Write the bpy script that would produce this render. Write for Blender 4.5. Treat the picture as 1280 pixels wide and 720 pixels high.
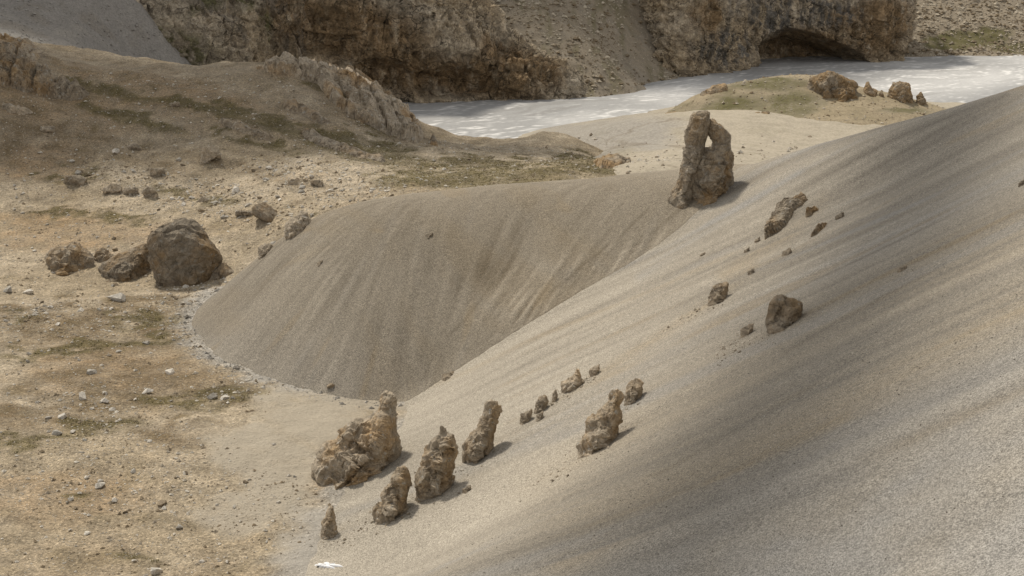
import bpy, bmesh, math, random
import numpy as np
from mathutils import Vector, Matrix
from mathutils.geometry import delaunay_2d_cdt

scene = bpy.context.scene
for o in list(bpy.data.objects):
    bpy.data.objects.remove(o, do_unlink=True)
COL = scene.collection
R = math.radians

# ------------------------------------------------------------------ camera
CAM = np.array([0.0, 0.0, 36.0])
FPX, PITCH = 1758.0, R(15.0)
cd = bpy.data.cameras.new('camera')
cd.sensor_width = 36.0
cd.lens = 36.0 * FPX / 1280.0
cd.clip_start, cd.clip_end = 0.5, 6000.0
cam = bpy.data.objects.new('camera', cd)
COL.objects.link(cam)
cam.location = CAM
cam.rotation_euler = (R(90) - PITCH, 0, 0)
scene.camera = cam

# ------------------------------------------------------------------ light
SUN_EL, SUN_AZ = R(53.0), R(-29.0)          # azimuth from +Y, clockwise; sun stands behind the valley, to the left
SUN_DIR = np.array([math.sin(SUN_AZ) * math.cos(SUN_EL), math.cos(SUN_AZ) * math.cos(SUN_EL), math.sin(SUN_EL)])
world = bpy.data.worlds.new('World')
scene.world = world
world.use_nodes = True
wn = world.node_tree
wn.nodes.clear()
sky = wn.nodes.new('ShaderNodeTexSky')
sky.sky_type = 'NISHITA'
sky.sun_disc = False
sky.sun_elevation = SUN_EL
sky.sun_rotation = SUN_AZ
sky.altitude = 3000
sky.dust_density = 1.5
bg = wn.nodes.new('ShaderNodeBackground')
bg.inputs['Strength'].default_value = 0.15
wo = wn.nodes.new('ShaderNodeOutputWorld')
veil = wn.nodes.new('ShaderNodeHueSaturation')      # thin bright cloud veil: the blue is washed out all over
veil.inputs['Saturation'].default_value = 0.0
wn.links.new(sky.outputs[0], veil.inputs['Color'])
wn.links.new(veil.outputs[0], bg.inputs[0])
wn.links.new(bg.outputs[0], wo.inputs[0])
sd = bpy.data.lights.new('sun', 'SUN')
sd.energy = 2.6
sd.angle = R(5.5)
sd.color = (1.0, 0.93, 0.81)
sun = bpy.data.objects.new('sun', sd)
COL.objects.link(sun)
sun.rotation_euler = Vector(SUN_DIR).to_track_quat('Z', 'Y').to_euler()
sun.location = (-150, 150, 300)
scene.view_settings.view_transform = 'Standard'
scene.view_settings.look = 'None'
scene.view_settings.gamma = 1.0
scene.view_settings.exposure = 0.34

# ------------------------------------------------------------------ numeric helpers
CA, SA = math.cos(PITCH), math.sin(PITCH)

def ray(px, py):
    r, u = (px - 640.0) / FPX, (360.0 - py) / FPX
    return np.array([r, CA + u * SA, -SA + u * CA])

def P(px, py, Y):
    d = ray(px, py)
    return CAM + d * (Y / d[1])

def W(x, y, z):
    return np.array([x, y, z], float)

def project(p):
    q = p - CAM
    f = q[..., 1] * CA - q[..., 2] * SA
    u = q[..., 1] * SA + q[..., 2] * CA
    return 640 + FPX * q[..., 0] / f, 360 - FPX * u / f

_rng = np.random.default_rng(7)
_PERM = np.concatenate([_rng.permutation(256)] * 3).astype(np.int32)
_G3 = _rng.normal(size=(256, 3)).astype(np.float32)
_G3 /= np.linalg.norm(_G3, axis=1)[:, None]
_G2 = np.stack([np.cos(np.arange(256) * 2.399963), np.sin(np.arange(256) * 2.399963)], 1).astype(np.float32)

def perlin2(x, y):
    x = np.asarray(x, np.float32); y = np.asarray(y, np.float32)
    xi = np.floor(x).astype(np.int32); yi = np.floor(y).astype(np.int32)
    fx, fy = x - xi, y - yi
    xi &= 255; yi &= 255
    u = fx * fx * fx * (fx * (fx * 6 - 15) + 10)
    v = fy * fy * fy * (fy * (fy * 6 - 15) + 10)
    def g(a, b):
        h = _PERM[_PERM[xi + a] + yi + b]
        return _G2[h, 0] * (fx - a) + _G2[h, 1] * (fy - b)
    a = g(0, 0); b = g(1, 0); c = g(0, 1); d = g(1, 1)
    return 1.5 * ((a + u * (b - a)) * (1 - v) + (c + u * (d - c)) * v)

def perlin3(p):
    p = np.asarray(p, np.float32)
    i = np.floor(p).astype(np.int32)
    f = p - i
    i &= 255
    w = f * f * f * (f * (f * 6 - 15) + 10)
    out = np.zeros(p.shape[:-1], np.float32)
    for a in (0, 1):
        wa = w[..., 0] if a else 1 - w[..., 0]
        ha = _PERM[i[..., 0] + a]
        for b in (0, 1):
            wb = wa * (w[..., 1] if b else 1 - w[..., 1])
            hb = _PERM[ha + i[..., 1] + b]
            for c in (0, 1):
                wc = wb * (w[..., 2] if c else 1 - w[..., 2])
                gr = _G3[_PERM[hb + i[..., 2] + c] & 255]
                out += wc * (gr[..., 0] * (f[..., 0] - a) + gr[..., 1] * (f[..., 1] - b) + gr[..., 2] * (f[..., 2] - c))
    return 1.6 * out

def fbm2(x, y, s, n=4, gain=0.5, off=0.0):
    t = 0; a = 1.0
    for k in range(n):
        t = t + a * perlin2(x / s + off + 17.3 * k, y / s - off + 9.1 * k)
        s *= 0.5; a *= gain
    return t

def fbm3(p, s, n=4, gain=0.5, off=0.0, ridged=False):
    t = 0; a = 1.0
    for k in range(n):
        v = perlin3(p / s + off + 13.7 * k)
        t = t + a * ((1 - 2 * np.abs(v)) if ridged else v)
        s *= 0.5; a *= gain
    return t

def sstep(a, b, x):
    t = np.clip((x - a) / (b - a), 0, 1)
    return t * t * (3 - 2 * t)

def tps(pts, lam=0.02):
    pts = np.array(pts, float)
    c = pts[:, :2]
    n = len(c)
    def phi(a, b):
        d2 = ((a[:, None, :] - b[None]) ** 2).sum(-1)
        return 0.5 * d2 * np.log(d2 + 1e-9)
    A = np.zeros((n + 3, n + 3))
    A[:n, :n] = phi(c, c) + lam * n * np.eye(n)
    A[:n, n] = 1; A[:n, n + 1:] = c
    A[n, :n] = 1; A[n + 1:, :n] = c.T
    w = np.linalg.solve(A, np.concatenate([pts[:, 2], np.zeros(3)]))
    def f(x, y):
        q = np.stack([np.ravel(x), np.ravel(y)], 1)
        out = np.empty(len(q))
        for i in range(0, len(q), 40000):
            s = q[i:i + 40000]
            out[i:i + 40000] = phi(s, c) @ w[:n] + w[n] + s @ w[n + 1:]
        return out.reshape(np.shape(x))
    return f

class Raster:
    def __init__(s, x0, x1, y0, y1, d):
        s.x0, s.y0, s.d = x0, y0, d
        s.nx, s.ny = int((x1 - x0) / d) + 1, int((y1 - y0) / d) + 1
        s.X, s.Y = np.meshgrid(x0 + d * np.arange(s.nx), y0 + d * np.arange(s.ny))
        s.Z = None
    def smooth_from(s, f, k=6):
        # evaluate the smooth surface on a coarse raster and interpolate it
        c = Raster(s.x0, s.x0 + (s.nx + k) * s.d, s.y0, s.y0 + (s.ny + k) * s.d, s.d * k)
        c.Z = f(c.X, c.Y)
        return c.at(s.X, s.Y)
    def at(s, x, y, A=None):
        A = s.Z if A is None else A
        fx = (np.asarray(x, float) - s.x0) / s.d
        fy = (np.asarray(y, float) - s.y0) / s.d
        out = (fx < 0) | (fy < 0) | (fx > s.nx - 1.001) | (fy > s.ny - 1.001)
        fx = np.clip(fx, 0, s.nx - 1.001); fy = np.clip(fy, 0, s.ny - 1.001)
        i = fx.astype(np.int32); j = fy.astype(np.int32)
        u = fx - i; v = fy - j
        r = (A[j, i] * (1 - u) + A[j, i + 1] * u) * (1 - v) + (A[j + 1, i] * (1 - u) + A[j + 1, i + 1] * u) * v
        return np.where(out, -999.0, r) if A is s.Z else r

def blur(a, n=1):
    for _ in range(n):
        a = (a + np.roll(a, 1, 0) + np.roll(a, -1, 0)) / 3
        a = (a + np.roll(a, 1, 1) + np.roll(a, -1, 1)) / 3
    return a

def streaks(ras, base, seed, steps=55, h=0.45):
    """debris streaks: noise smeared along the fall line of the surface"""
    rng = np.random.default_rng(seed)
    gy, gx = np.gradient(base, ras.d)
    m = np.sqrt(gx * gx + gy * gy) + 1e-6
    dx, dy = (gx / m).astype(np.float32), (gy / m).astype(np.float32)
    ch = []
    for nb, sd_ in ((1, 1.0), (6, 1.0), (30, 1.0)):
        a = blur(rng.normal(size=base.shape).astype(np.float32), nb)
        ch.append(a / a.std())
    acc = np.stack([c.copy() for c in ch], -1)
    N = np.stack(ch, -1).reshape(-1, 3)
    for sgn in (1, -1):
        fx = ((ras.X - ras.x0) / ras.d).astype(np.float32); fy = ((ras.Y - ras.y0) / ras.d).astype(np.float32)
        for k in range(steps):
            i = np.clip(fx + 0.5, 0, ras.nx - 1).astype(np.int32); j = np.clip(fy + 0.5, 0, ras.ny - 1).astype(np.int32)
            fx = fx + sgn * dx[j, i] * (h / ras.d); fy = fy + sgn * dy[j, i] * (h / ras.d)
            i = np.clip(fx + 0.5, 0, ras.nx - 1).astype(np.int32); j = np.clip(fy + 0.5, 0, ras.ny - 1).astype(np.int32)
            acc += N[j * ras.nx + i] * (1.0 - k / steps)
    for c in range(3):
        acc[..., c] = acc[..., c] / acc[..., c].std()
    return acc

# ------------------------------------------------------------------ object helpers
def mesh_obj(name, verts, faces, mat, parent=None, smooth=False, attrs=None):
    me = bpy.data.meshes.new(name)
    verts = np.asarray(verts, np.float32)
    faces = np.asarray(faces, np.int32)
    k = faces.shape[1]
    me.vertices.add(len(verts)); me.vertices.foreach_set('co', verts.ravel())
    me.loops.add(faces.size); me.loops.foreach_set('vertex_index', faces.ravel())
    me.polygons.add(len(faces)); me.polygons.foreach_set('loop_start', np.arange(0, faces.size, k, dtype=np.int32))
    me.polygons.foreach_set('use_smooth', np.full(len(faces), smooth))
    me.update(calc_edges=True)
    for an, av in (attrs or {}).items():
        a = me.attributes.new(an, 'FLOAT_COLOR', 'POINT')
        v = np.ones((len(verts), 4), np.float32); v[:, :3] = av
        a.data.foreach_set('color', v.ravel())
    if mat:
        me.materials.append(mat)
    o = bpy.data.objects.new(name, me)
    COL.objects.link(o)
    if parent:
        o.parent = parent
    return o

def grid_faces(ny, nx):
    i = np.arange(ny * nx, dtype=np.int32).reshape(ny, nx)
    return np.stack([i[:-1, :-1], i[:-1, 1:], i[1:, 1:], i[1:, :-1]], -1).reshape(-1, 4)

def largest_piece(V, T):
    """keep the one connected piece with the most faces and drop stray points"""
    lab = np.arange(len(V))
    while True:
        m = lab[T].min(1)
        new = lab.copy()
        for k in range(3): np.minimum.at(new, T[:, k], m)
        new = new[new]
        if (new == lab).all(): break
        lab = new
    c = lab[T[:, 0]]
    ids, n = np.unique(c, return_counts=True)
    T = T[c == ids[n.argmax()]]
    used = np.unique(T)
    idx = np.zeros(len(V), np.int32); idx[used] = np.arange(len(used))
    return V[used], idx[T]

def hidden(ras, others, depth=1.6):
    q = np.stack([ras.X, ras.Y, ras.Z], -1)
    fx, fy = project(np.where(ras.Y[..., None] > 20, q, np.array([0, 20, 0])))
    away = (ras.Y > 45) & ((fx < -330) | (fx > 1750))
    return away | (ras.Z < top_z(ras.X, ras.Y, others) - depth)

def raster_obj(name, ras, mat, attrs=None, cut=None):
    v = np.stack([ras.X, ras.Y, ras.Z], -1).reshape(-1, 3)
    f = grid_faces(ras.ny, ras.nx)
    if cut is not None:                      # drop quads that lie well below the neighbouring ground
        keep = ~cut.reshape(-1)[f].all(1)
        f = f[keep]
        used = np.zeros(len(v), bool); used[f.ravel()] = True
        idx = np.cumsum(used) - 1
        f = idx[f]; v = v[used]
        attrs = {k: np.asarray(a).reshape(-1, 3)[used] for k, a in (attrs or {}).items()}
    else:
        attrs = {k: np.asarray(a).reshape(-1, 3) for k, a in (attrs or {}).items()}
    o = mesh_obj(name, v, f, mat, smooth=True, attrs=attrs)
    o['kind'] = 'structure'
    return o

def tag(o, label, cat, group=None):
    o['label'] = label; o['category'] = cat
    if group:
        o['group'] = group
    return o

# ------------------------------------------------------------------ materials
class NT:
    def __init__(s, name):
        s.m = bpy.data.materials.new(name); s.m.use_nodes = True
        s.t = s.m.node_tree; s.t.nodes.clear()
        s.out = s.n('ShaderNodeOutputMaterial')
        s.b = s.n('ShaderNodeBsdfPrincipled')
        s.t.links.new(s.b.outputs[0], s.out.inputs[0])
        s.b.inputs['Roughness'].default_value = 0.95
        s.b.inputs['Specular IOR Level'].default_value = 0.15
        s.co = s.n('ShaderNodeTexCoord').outputs['Object']
    def n(s, t): return s.t.nodes.new(t)
    def put(s, sock, v):
        if hasattr(v, 'is_output'): s.t.links.new(v, sock)
        elif isinstance(v, (tuple, list)): sock.default_value = tuple(v) + ((1,) if len(v) == 3 and sock.type == 'RGBA' else ())
        else: sock.default_value = v
    def mapping(s, scale=(1, 1, 1), rot=(0, 0, 0), src=None):
        m = s.n('ShaderNodeMapping'); s.put(m.inputs[0], src or s.co)
        m.inputs['Scale'].default_value = scale; m.inputs['Rotation'].default_value = rot
        return m.outputs[0]
    def noise(s, scale, det=4, rough=0.55, src=None, dist=0.0):
        m = s.n('ShaderNodeTexNoise'); s.put(m.inputs['Vector'], src or s.co)
        m.inputs['Scale'].default_value = scale; m.inputs['Detail'].default_value = det
        m.inputs['Roughness'].default_value = rough; m.inputs['Distortion'].default_value = dist
        return m.outputs[0]
    def voro(s, scale, feat='F1', out='Distance', src=None, rnd=1.0):
        m = s.n('ShaderNodeTexVoronoi'); m.feature = feat; s.put(m.inputs['Vector'], src or s.co)
        m.inputs['Scale'].default_value = scale; m.inputs['Randomness'].default_value = rnd
        return m.outputs[out]
    def ramp(s, v, a, b, lo=0.0, hi=1.0):
        m = s.n('ShaderNodeMapRange'); m.interpolation_type = 'SMOOTHSTEP'
        s.put(m.inputs[0], v); m.inputs[1].default_value = a; m.inputs[2].default_value = b
        m.inputs[3].default_value = lo; m.inputs[4].default_value = hi
        return m.outputs[0]
    def math(s, op, a, b=0.0):
        m = s.n('ShaderNodeMath'); m.operation = op; s.put(m.inputs[0], a); s.put(m.inputs[1], b)
        return m.outputs[0]
    def mix(s, f, a, b, mode='MIX'):
        m = s.n('ShaderNodeMix'); m.data_type = 'RGBA'; m.blend_type = mode
        s.put(m.inputs[0], f); s.put(m.inputs[6], a); s.put(m.inputs[7], b)
        return m.outputs[2]
    def attr(s, name):
        m = s.n('ShaderNodeAttribute'); m.attribute_name = name
        sp = s.n('ShaderNodeSeparateColor'); s.t.links.new(m.outputs['Color'], sp.inputs[0])
        return sp.outputs
    def gain(s, col, v):                     # multiply a colour by a value
        m = s.n('ShaderNodeVectorMath'); m.operation = 'SCALE'; s.put(m.inputs[0], col); s.put(m.inputs['Scale'], v)
        return m.outputs[0]
    def bump(s, h, strength, dist, prev=None):
        m = s.n('ShaderNodeBump'); s.put(m.inputs['Height'], h)
        m.inputs['Strength'].default_value = strength; m.inputs['Distance'].default_value = dist
        if prev: s.put(m.inputs['Normal'], prev)
        return m.outputs[0]
    def done(s, col, nrm=None, rough=None):
        s.put(s.b.inputs['Base Color'], col)
        if nrm: s.put(s.b.inputs['Normal'], nrm)
        if rough is not None: s.put(s.b.inputs['Roughness'], rough)
        return s.m

def rnd_id(t):
    return t.n('ShaderNodeObjectInfo').outputs['Random']

def mat_scree(name, greyer):
    t = NT(name)
    a = t.attr('streak')
    c = t.mix(a[0], (0.100, 0.085, 0.066), (0.385, 0.343, 0.280))
    c = t.mix(t.math('MULTIPLY', a[1], 0.75), c, (0.275, 0.264, 0.247))      # grey runs
    c = t.mix(t.math('MULTIPLY', a[2], 0.6), c, (0.285, 0.215, 0.125))       # ochre runs
    big = t.noise(0.035, 3)
    c = t.gain(c, t.ramp(big, 0.3, 0.7, 0.9, 1.1))
    g = t.voro(27.0, out='Color')                                            # the single chips of gravel
    sp = t.n('ShaderNodeSeparateColor'); t.put(sp.inputs[0], g)
    c = t.gain(c, t.ramp(sp.outputs[0], 0.0, 1.0, 0.62, 1.38))
    g3 = t.voro(10.0, out='Color'); sp3 = t.n('ShaderNodeSeparateColor'); t.put(sp3.inputs[0], g3)
    lobe = t.ramp(t.noise(0.22, 4, 0.6, t.mapping((1.0, 2.2, 1.0))), 0.46, 0.62)
    c = t.mix(lobe, c, t.gain(c, t.ramp(sp3.outputs[0], 0.0, 1.0, 0.84, 1.14)))
    g1 = t.voro(11.0, out='Color'); sp1 = t.n('ShaderNodeSeparateColor'); t.put(sp1.inputs[0], g1)
    c = t.gain(c, t.ramp(sp1.outputs[0], 0.0, 1.0, 0.90, 1.10))
    g2 = t.noise(7.0, 5, 0.7)
    c = t.gain(c, t.ramp(g2, 0.25, 0.75, 0.92, 1.08))
    pal = t.ramp(t.voro(3.3, out='Distance'), 0.07, 0.13, 1.0, 0.0)
    c = t.mix(t.math('MULTIPLY', pal, t.ramp(t.noise(0.4, 2), 0.5, 0.65, 0.0, 0.5)), c, (0.50, 0.47, 0.42))
    n = t.bump(t.voro(27.0), 0.6, 0.02)
    n = t.bump(g2, 0.4, 0.05, n)
    return t.done(c, n)

def mat_ground(name):
    t = NT(name)
    m = t.attr('mask'); k = t.attr('tint')
    n1 = t.noise(0.06, 5, 0.6); n2 = t.noise(0.5, 6, 0.65); n3 = t.noise(3.5, 6, 0.7)
    c = t.mix(t.ramp(n1, 0.35, 0.65), (0.385, 0.312, 0.215), (0.465, 0.388, 0.285))
    c = t.mix(t.math('MULTIPLY', m[1], t.ramp(n2, 0.3, 0.7, 0.45, 1.0)), c, (0.33, 0.222, 0.122))   # ochre soil
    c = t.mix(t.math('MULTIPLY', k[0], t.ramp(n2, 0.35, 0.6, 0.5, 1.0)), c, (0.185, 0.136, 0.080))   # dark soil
    c = t.mix(m[2], c, (0.435, 0.378, 0.295))                                 # washed sand and gravel
    c = t.mix(k[1], c, (0.42, 0.39, 0.345))                                   # grey gravel at the scree foot
    gr = t.math('MULTIPLY', m[0], t.ramp(t.math('ADD', t.math('MULTIPLY', n3, 0.6), t.math('MULTIPLY', n2, 0.4)), 0.30, 0.50))
    gcol = t.mix(n1, (0.105, 0.088, 0.037), (0.155, 0.122, 0.054))
    gr = t.math('MULTIPLY', gr, t.ramp(t.noise(6.0, 5, 0.8), 0.38, 0.55, 0.5, 1.0))
    c = t.mix(gr, c, gcol)
    keep = c
    c = t.gain(c, t.ramp(n3, 0.25, 0.75, 0.62, 1.34))
    c = t.gain(c, t.ramp(n2, 0.25, 0.75, 0.72, 1.24))
    v = t.voro(4.2, out='Distance'); vc = t.voro(4.2, out='Color')
    sp = t.n('ShaderNodeSeparateColor'); t.put(sp.inputs[0], vc)
    peb = t.math('MULTIPLY', t.ramp(v, 0.16, 0.24, 1.0, 0.0), t.ramp(sp.outputs[0], 0.62, 0.7))
    c = t.mix(t.math('MULTIPLY', peb, t.math('SUBTRACT', 1.0, m[2])), c,
              t.gain((0.50, 0.455, 0.38), t.ramp(sp.outputs[1], 0.0, 1.0, 0.6, 1.1)))
    v2 = t.voro(11.0, out='Color'); sp2 = t.n('ShaderNodeSeparateColor'); t.put(sp2.inputs[0], v2)
    c = t.gain(c, t.math('ADD', t.ramp(sp2.outputs[0], 0.0, 1.0, 0.78, 1.16), t.ramp(sp2.outputs[1], 0.9, 0.95, 0.0, 0.5)))
    c = t.mix(t.math('MULTIPLY', m[2], 0.82), c, keep)
    n = t.bump(n2, 0.8, 0.5)
    n = t.bump(n3, 0.9, 0.22, n)
    n = t.bump(peb, 0.7, 0.08, n)
    return t.done(c, n)

def mat_river(name):
    t = NT(name)
    a = t.attr('braid_lit')
    c = t.mix(a[0], (0.35, 0.345, 0.338), (0.78, 0.765, 0.74))
    c = t.mix(a[1], c, (0.23, 0.22, 0.205))
    c = t.gain(c, t.ramp(t.noise(1.3, 6, 0.75), 0.25, 0.75, 0.86, 1.12))
    return t.done(c, t.bump(t.noise(1.0, 6, 0.7), 0.3, 0.2), 0.75)

def mat_sand(name, col):
    t = NT(name)
    m = t.attr('mask')
    n2 = t.noise(0.35, 6, 0.6); n3 = t.noise(2.4, 6, 0.7)
    c = t.mix(t.ramp(n2, 0.3, 0.7), col, tuple(x * 0.88 for x in col))
    c = t.mix(m[1], c, (0.335, 0.305, 0.262))
    gr = t.math('MULTIPLY', m[0], t.ramp(t.math('ADD', t.math('MULTIPLY', n3, 0.6), t.math('MULTIPLY', n2, 0.4)), 0.32, 0.54))
    c = t.mix(gr, c, (0.125, 0.112, 0.047))
    c = t.mix(m[2], c, (0.20, 0.165, 0.12))
    c = t.gain(c, t.ramp(n3, 0.25, 0.75, 0.74, 1.24))
    n = t.bump(n2, 0.6, 0.6)
    n = t.bump(n3, 0.6, 0.2, n)
    return t.done(c, n)

def mat_rock(name, scale=1.0, warm=0.5, light=1.0, rnd=True):
    t = NT(name)
    n1 = t.noise(0.28 * scale, 4, 0.6); n2 = t.noise(1.6 * scale, 8, 0.65); n3 = t.noise(8 * scale, 6, 0.7)
    grey, ochre = (0.33, 0.277, 0.210), (0.33, 0.228, 0.125)
    c = t.mix(t.ramp(n1, 0.62 - 0.35 * warm, 0.82 - 0.35 * warm), grey, ochre)
    c = t.gain(c, t.ramp(n2, 0.3, 0.7, 0.7, 1.25))
    c = t.mix(t.ramp(t.noise(2.6 * scale, 5, 0.6), 0.58, 0.70), c, (0.40, 0.37, 0.32))       # pale lichen and fresh breaks
    cr = t.voro(1.3 * scale, 'DISTANCE_TO_EDGE', src=t.mix(0.16, t.co, t.n('ShaderNodeTexNoise').outputs['Color'], 'ADD'))
    c = t.gain(c, t.ramp(cr, 0.0, 0.03, 0.62, 1.0))
    c = t.gain(c, t.ramp(n3, 0.25, 0.75, 0.75 * light, 1.2 * light))
    if rnd:
        c = t.gain(c, t.ramp(rnd_id(t), 0.0, 1.0, 0.85, 1.15))
    n = t.bump(t.ramp(cr, 0.0, 0.04), 0.4, 0.06 / scale)
    n = t.bump(n2, 0.9, 0.30 / scale, n)
    n = t.bump(n3, 0.8, 0.08 / scale, n)
    return t.done(c, n)

def mat_cliff(name):
    t = NT(name)
    a = t.attr('stain')
    vs = t.mapping((1, 1, 0.22))
    n1 = t.noise(0.05, 5, 0.6); n2 = t.noise(0.35, 8, 0.68); nv = t.noise(0.45, 6, 0.6, vs); n3 = t.noise(2.0, 6, 0.72)
    c = t.mix(t.ramp(n1, 0.35, 0.65), (0.45, 0.385, 0.295), (0.40, 0.318, 0.215))
    c = t.mix(t.math('MULTIPLY', a[0], t.ramp(nv, 0.22, 0.52)), c, (0.235, 0.163, 0.092))     # rust stained overhangs
    c = t.mix(t.math('MULTIPLY', a[1], t.ramp(nv, 0.42, 0.60)), c, (0.165, 0.150, 0.130))     # grey water streaks
    c = t.mix(t.math('MULTIPLY', a[2], t.ramp(n2, 0.42, 0.58)), c, (0.105, 0.098, 0.045))    # turf on the ledges
    c = t.gain(c, t.ramp(n2, 0.3, 0.7, 0.55, 1.4))
    c = t.gain(c, t.ramp(n3, 0.25, 0.75, 0.65, 1.3))
    wv = t.n('ShaderNodeVectorMath'); wv.operation = 'MULTIPLY_ADD'
    nz = t.n('ShaderNodeTexNoise'); t.put(nz.inputs['Vector'], t.co); nz.inputs['Scale'].default_value = 0.25; nz.inputs['Detail'].default_value = 5
    t.put(wv.inputs[0], nz.outputs['Color']); wv.inputs[1].default_value = (5, 5, 5); t.put(wv.inputs[2], t.co)
    for sc, ax in ((0.16, (1, 1, 1.7)), (0.4, (1, 1, 2.2))):               # joints and bedding cracks
        cr = t.voro(sc, 'DISTANCE_TO_EDGE', src=t.mapping(ax, (0.35, 0.25, 0.3), wv.outputs[0]))
        c = t.mix(t.math('MULTIPLY', t.ramp(cr, 0.0, 0.035, 1.0, 0.0), t.ramp(t.noise(0.12, 3), 0.40, 0.58, 0.2, 0.9)), c, (0.045, 0.036, 0.026))
    n = t.bump(n2, 1.0, 1.0)
    n = t.bump(n3, 0.8, 0.3, n)
    return t.done(c, n)

def mat_stone(name, col):
    t = NT(name)
    c = t.gain(col, t.ramp(rnd_id(t), 0, 1, 0.6, 1.15))
    c = t.gain(c, t.ramp(t.noise(4, 6, 0.7), 0.25, 0.75, 0.6, 1.3))
    return t.done(c, t.bump(t.noise(6, 6, 0.7), 0.8, 0.1))

def mat_flat(name, col, rough=0.9):
    t = NT(name)
    c = t.gain(col, t.ramp(t.noise(2.0, 5), 0.3, 0.7, 0.85, 1.1))
    return t.done(c, None, rough)

M = dict(scree=mat_scree('scree_gravel', 0), ground=mat_ground('valley_ground'), river=mat_river('riverbed_gravel'),
         sand=mat_sand('pale_sand', (0.43, 0.375, 0.29)), knoll=mat_sand('knoll_ground', (0.35, 0.285, 0.19)),
         debris=mat_sand('debris_slope', (0.30, 0.25, 0.185)), greyscree=mat_sand('grey_scree', (0.27, 0.25, 0.225)),
         rock=mat_rock('outcrop_rock', 1.0, 0.55, 1.22), dark=mat_rock('boulder_rock', 0.8, 0.6, 0.95),
         far=mat_rock('far_rock', 0.5, 0.75), pale=mat_rock('pale_rock', 1.0, 0.15, 1.35), cliff=mat_cliff('cliff_rock'),
         big=mat_rock('big_boulder_rock', 0.7, 0.6, 0.72), arch=mat_rock('arch_rock', 1.0, 0.5, 0.9), ledge=mat_rock('ledge_rock', 0.5, 0.35, 1.25),
         stone=mat_stone('pale_stone', (0.66, 0.61, 0.53)), brown=mat_stone('brown_stone', (0.27, 0.215, 0.15)),
         snow=mat_flat('snow', (0.80, 0.80, 0.81), 0.6), turf=mat_flat('turf', (0.115, 0.105, 0.042)))

# ------------------------------------------------------------------ terrain: real heights through surveyed points
slope_pts = [P(545,492,103), P(490,545,94), P(430,600,86), P(405,650,79.5), P(385,720,72),
    W(-25,72,-6), W(-20,90,-5), W(-16,103,-5),
    P(640,425,105), P(760,350,108.4), P(850,290,111.5), P(905,243,115), P(950,204,121.5),
    W(-12,112,-5), W(-5,122,-3), W(3,132,0), W(8,142,4),
    P(1000,190,121), P(1100,160,116), P(1200,130,111), P(1280,105,107), P(1400,75,103),
    W(28,134,9), W(42,128,12.5), W(58,122,18), W(20,150,5), W(40,150,5), W(60,150,7), W(35,175,1), W(70,185,4), W(15,190,-4), W(40,205,-8), W(70,215,-8),
    P(1280,250,75), P(1000,410,74), P(725,570,72), P(470,720,70),
    W(10,100,9), W(28,100,17.8), 
    P(1280,430,52), P(560,720,58), P(1280,600,41), P(950,720,44), P(1280,720,36),
    W(0,0,33.5), W(15,0,40), W(-20,0,22), W(0,20,21), W(15,20,27), W(-20,20,10), W(-30,40,-1), W(-27,55,-3),
    W(60,100,33), W(85,100,42), W(85,60,46), W(50,60,35), W(40,30,36), W(85,0,60), W(85,140,20), W(85,165,8)]
ridge_pts = [P(256,378,129), P(262,420,118), P(275,445,112.5), P(320,462,109), P(380,480,105.5), P(450,486,104), P(545,492,103.5),
    W(-37,131,-5), W(-33,116,-4), W(-28,105,-5), W(-12,97,-5), W(0,97,-5),
    P(300,340,128.5), P(350,300,126), P(400,270,125), P(450,255,125), P(520,246,124.5), P(600,240,123.5),
    P(700,232,122.5), P(800,222,122), P(870,214,123), P(930,208,125),
    P(450,370,112), P(350,390,113.3), P(600,350,112.3), P(700,310,113.6), P(800,270,114.5), P(640,425,105), P(760,350,108.4), P(850,290,111.5),
    W(0,97,-2), W(15,100,5), W(25,108,8), W(35,125,9),
    W(-13,140,4.5), W(0,143,5), W(10,140,7), W(20,140,8), W(10,152,4.5), W(22,158,4.5), W(-25,140,0), W(-34,139,-4), W(-13,155,0), W(5,165,0), W(20,175,0), W(38,165,0)]
ground_pts = [W(-15,50,0), W(-45,50,.5), W(-60,70,1), W(-15,75,0), W(-35,75,.3), W(-10,95,0), W(-30,100,0), W(-55,100,1),
    W(-20,115,-.3), W(-40,125,.2), W(-60,130,1.5), P(230,352,137), W(5,60,-1), W(5,100,-2), W(5,125,-1), W(-15,125,0),
    P(0,300,151), P(0,230,168), P(0,150,186), P(0,80,203), P(0,56,209), P(120,180,182), P(110,74,213), P(220,80,215),
    P(330,82,215), P(430,97,214), P(500,142,210), P(545,180,208), P(200,250,162), P(300,290,148), P(300,220,168), P(300,150,188),
    P(420,200,170), P(420,250,150), P(500,212,165), P(600,236,150), P(600,210,172), P(610,184,208), P(700,225,154), P(690,168,212),
    P(740,200,180), P(780,212,162),
    W(-90,240,12), W(-50,245,5), W(-20,240,-8), W(0,240,-10), W(15,235,-10), W(24,172,2), W(27,192,-5), W(32,160,1), W(35,140,0),
    W(-110,130,8), W(-110,200,24), W(-110,70,6)]
sand_pts = [P(800,210,160), P(860,206,165), P(960,187,192), P(1010,176,206), P(1100,152,232), P(1180,133,252), P(840,180,200),
    P(760,190,195), P(720,170,228), P(760,160,258), P(700,160,288), P(780,147,315), P(880,130,330), W(0,230,-7), W(-10,280,-12),
    W(0,320,-12), W(40,345,-12), W(80,335,-11), W(110,310,-9), W(110,260,-1), W(60,200,2), W(45,180,4), W(85,220,0), W(20,148,6), W(0,190,-2), W(8,200,0), W(10,124,4), W(25,124,5), W(45,130,3), W(-15,150,-3), W(-15,124,-4), W(-18,190,-6), W(70,160,2), W(110,160,0)]
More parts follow.
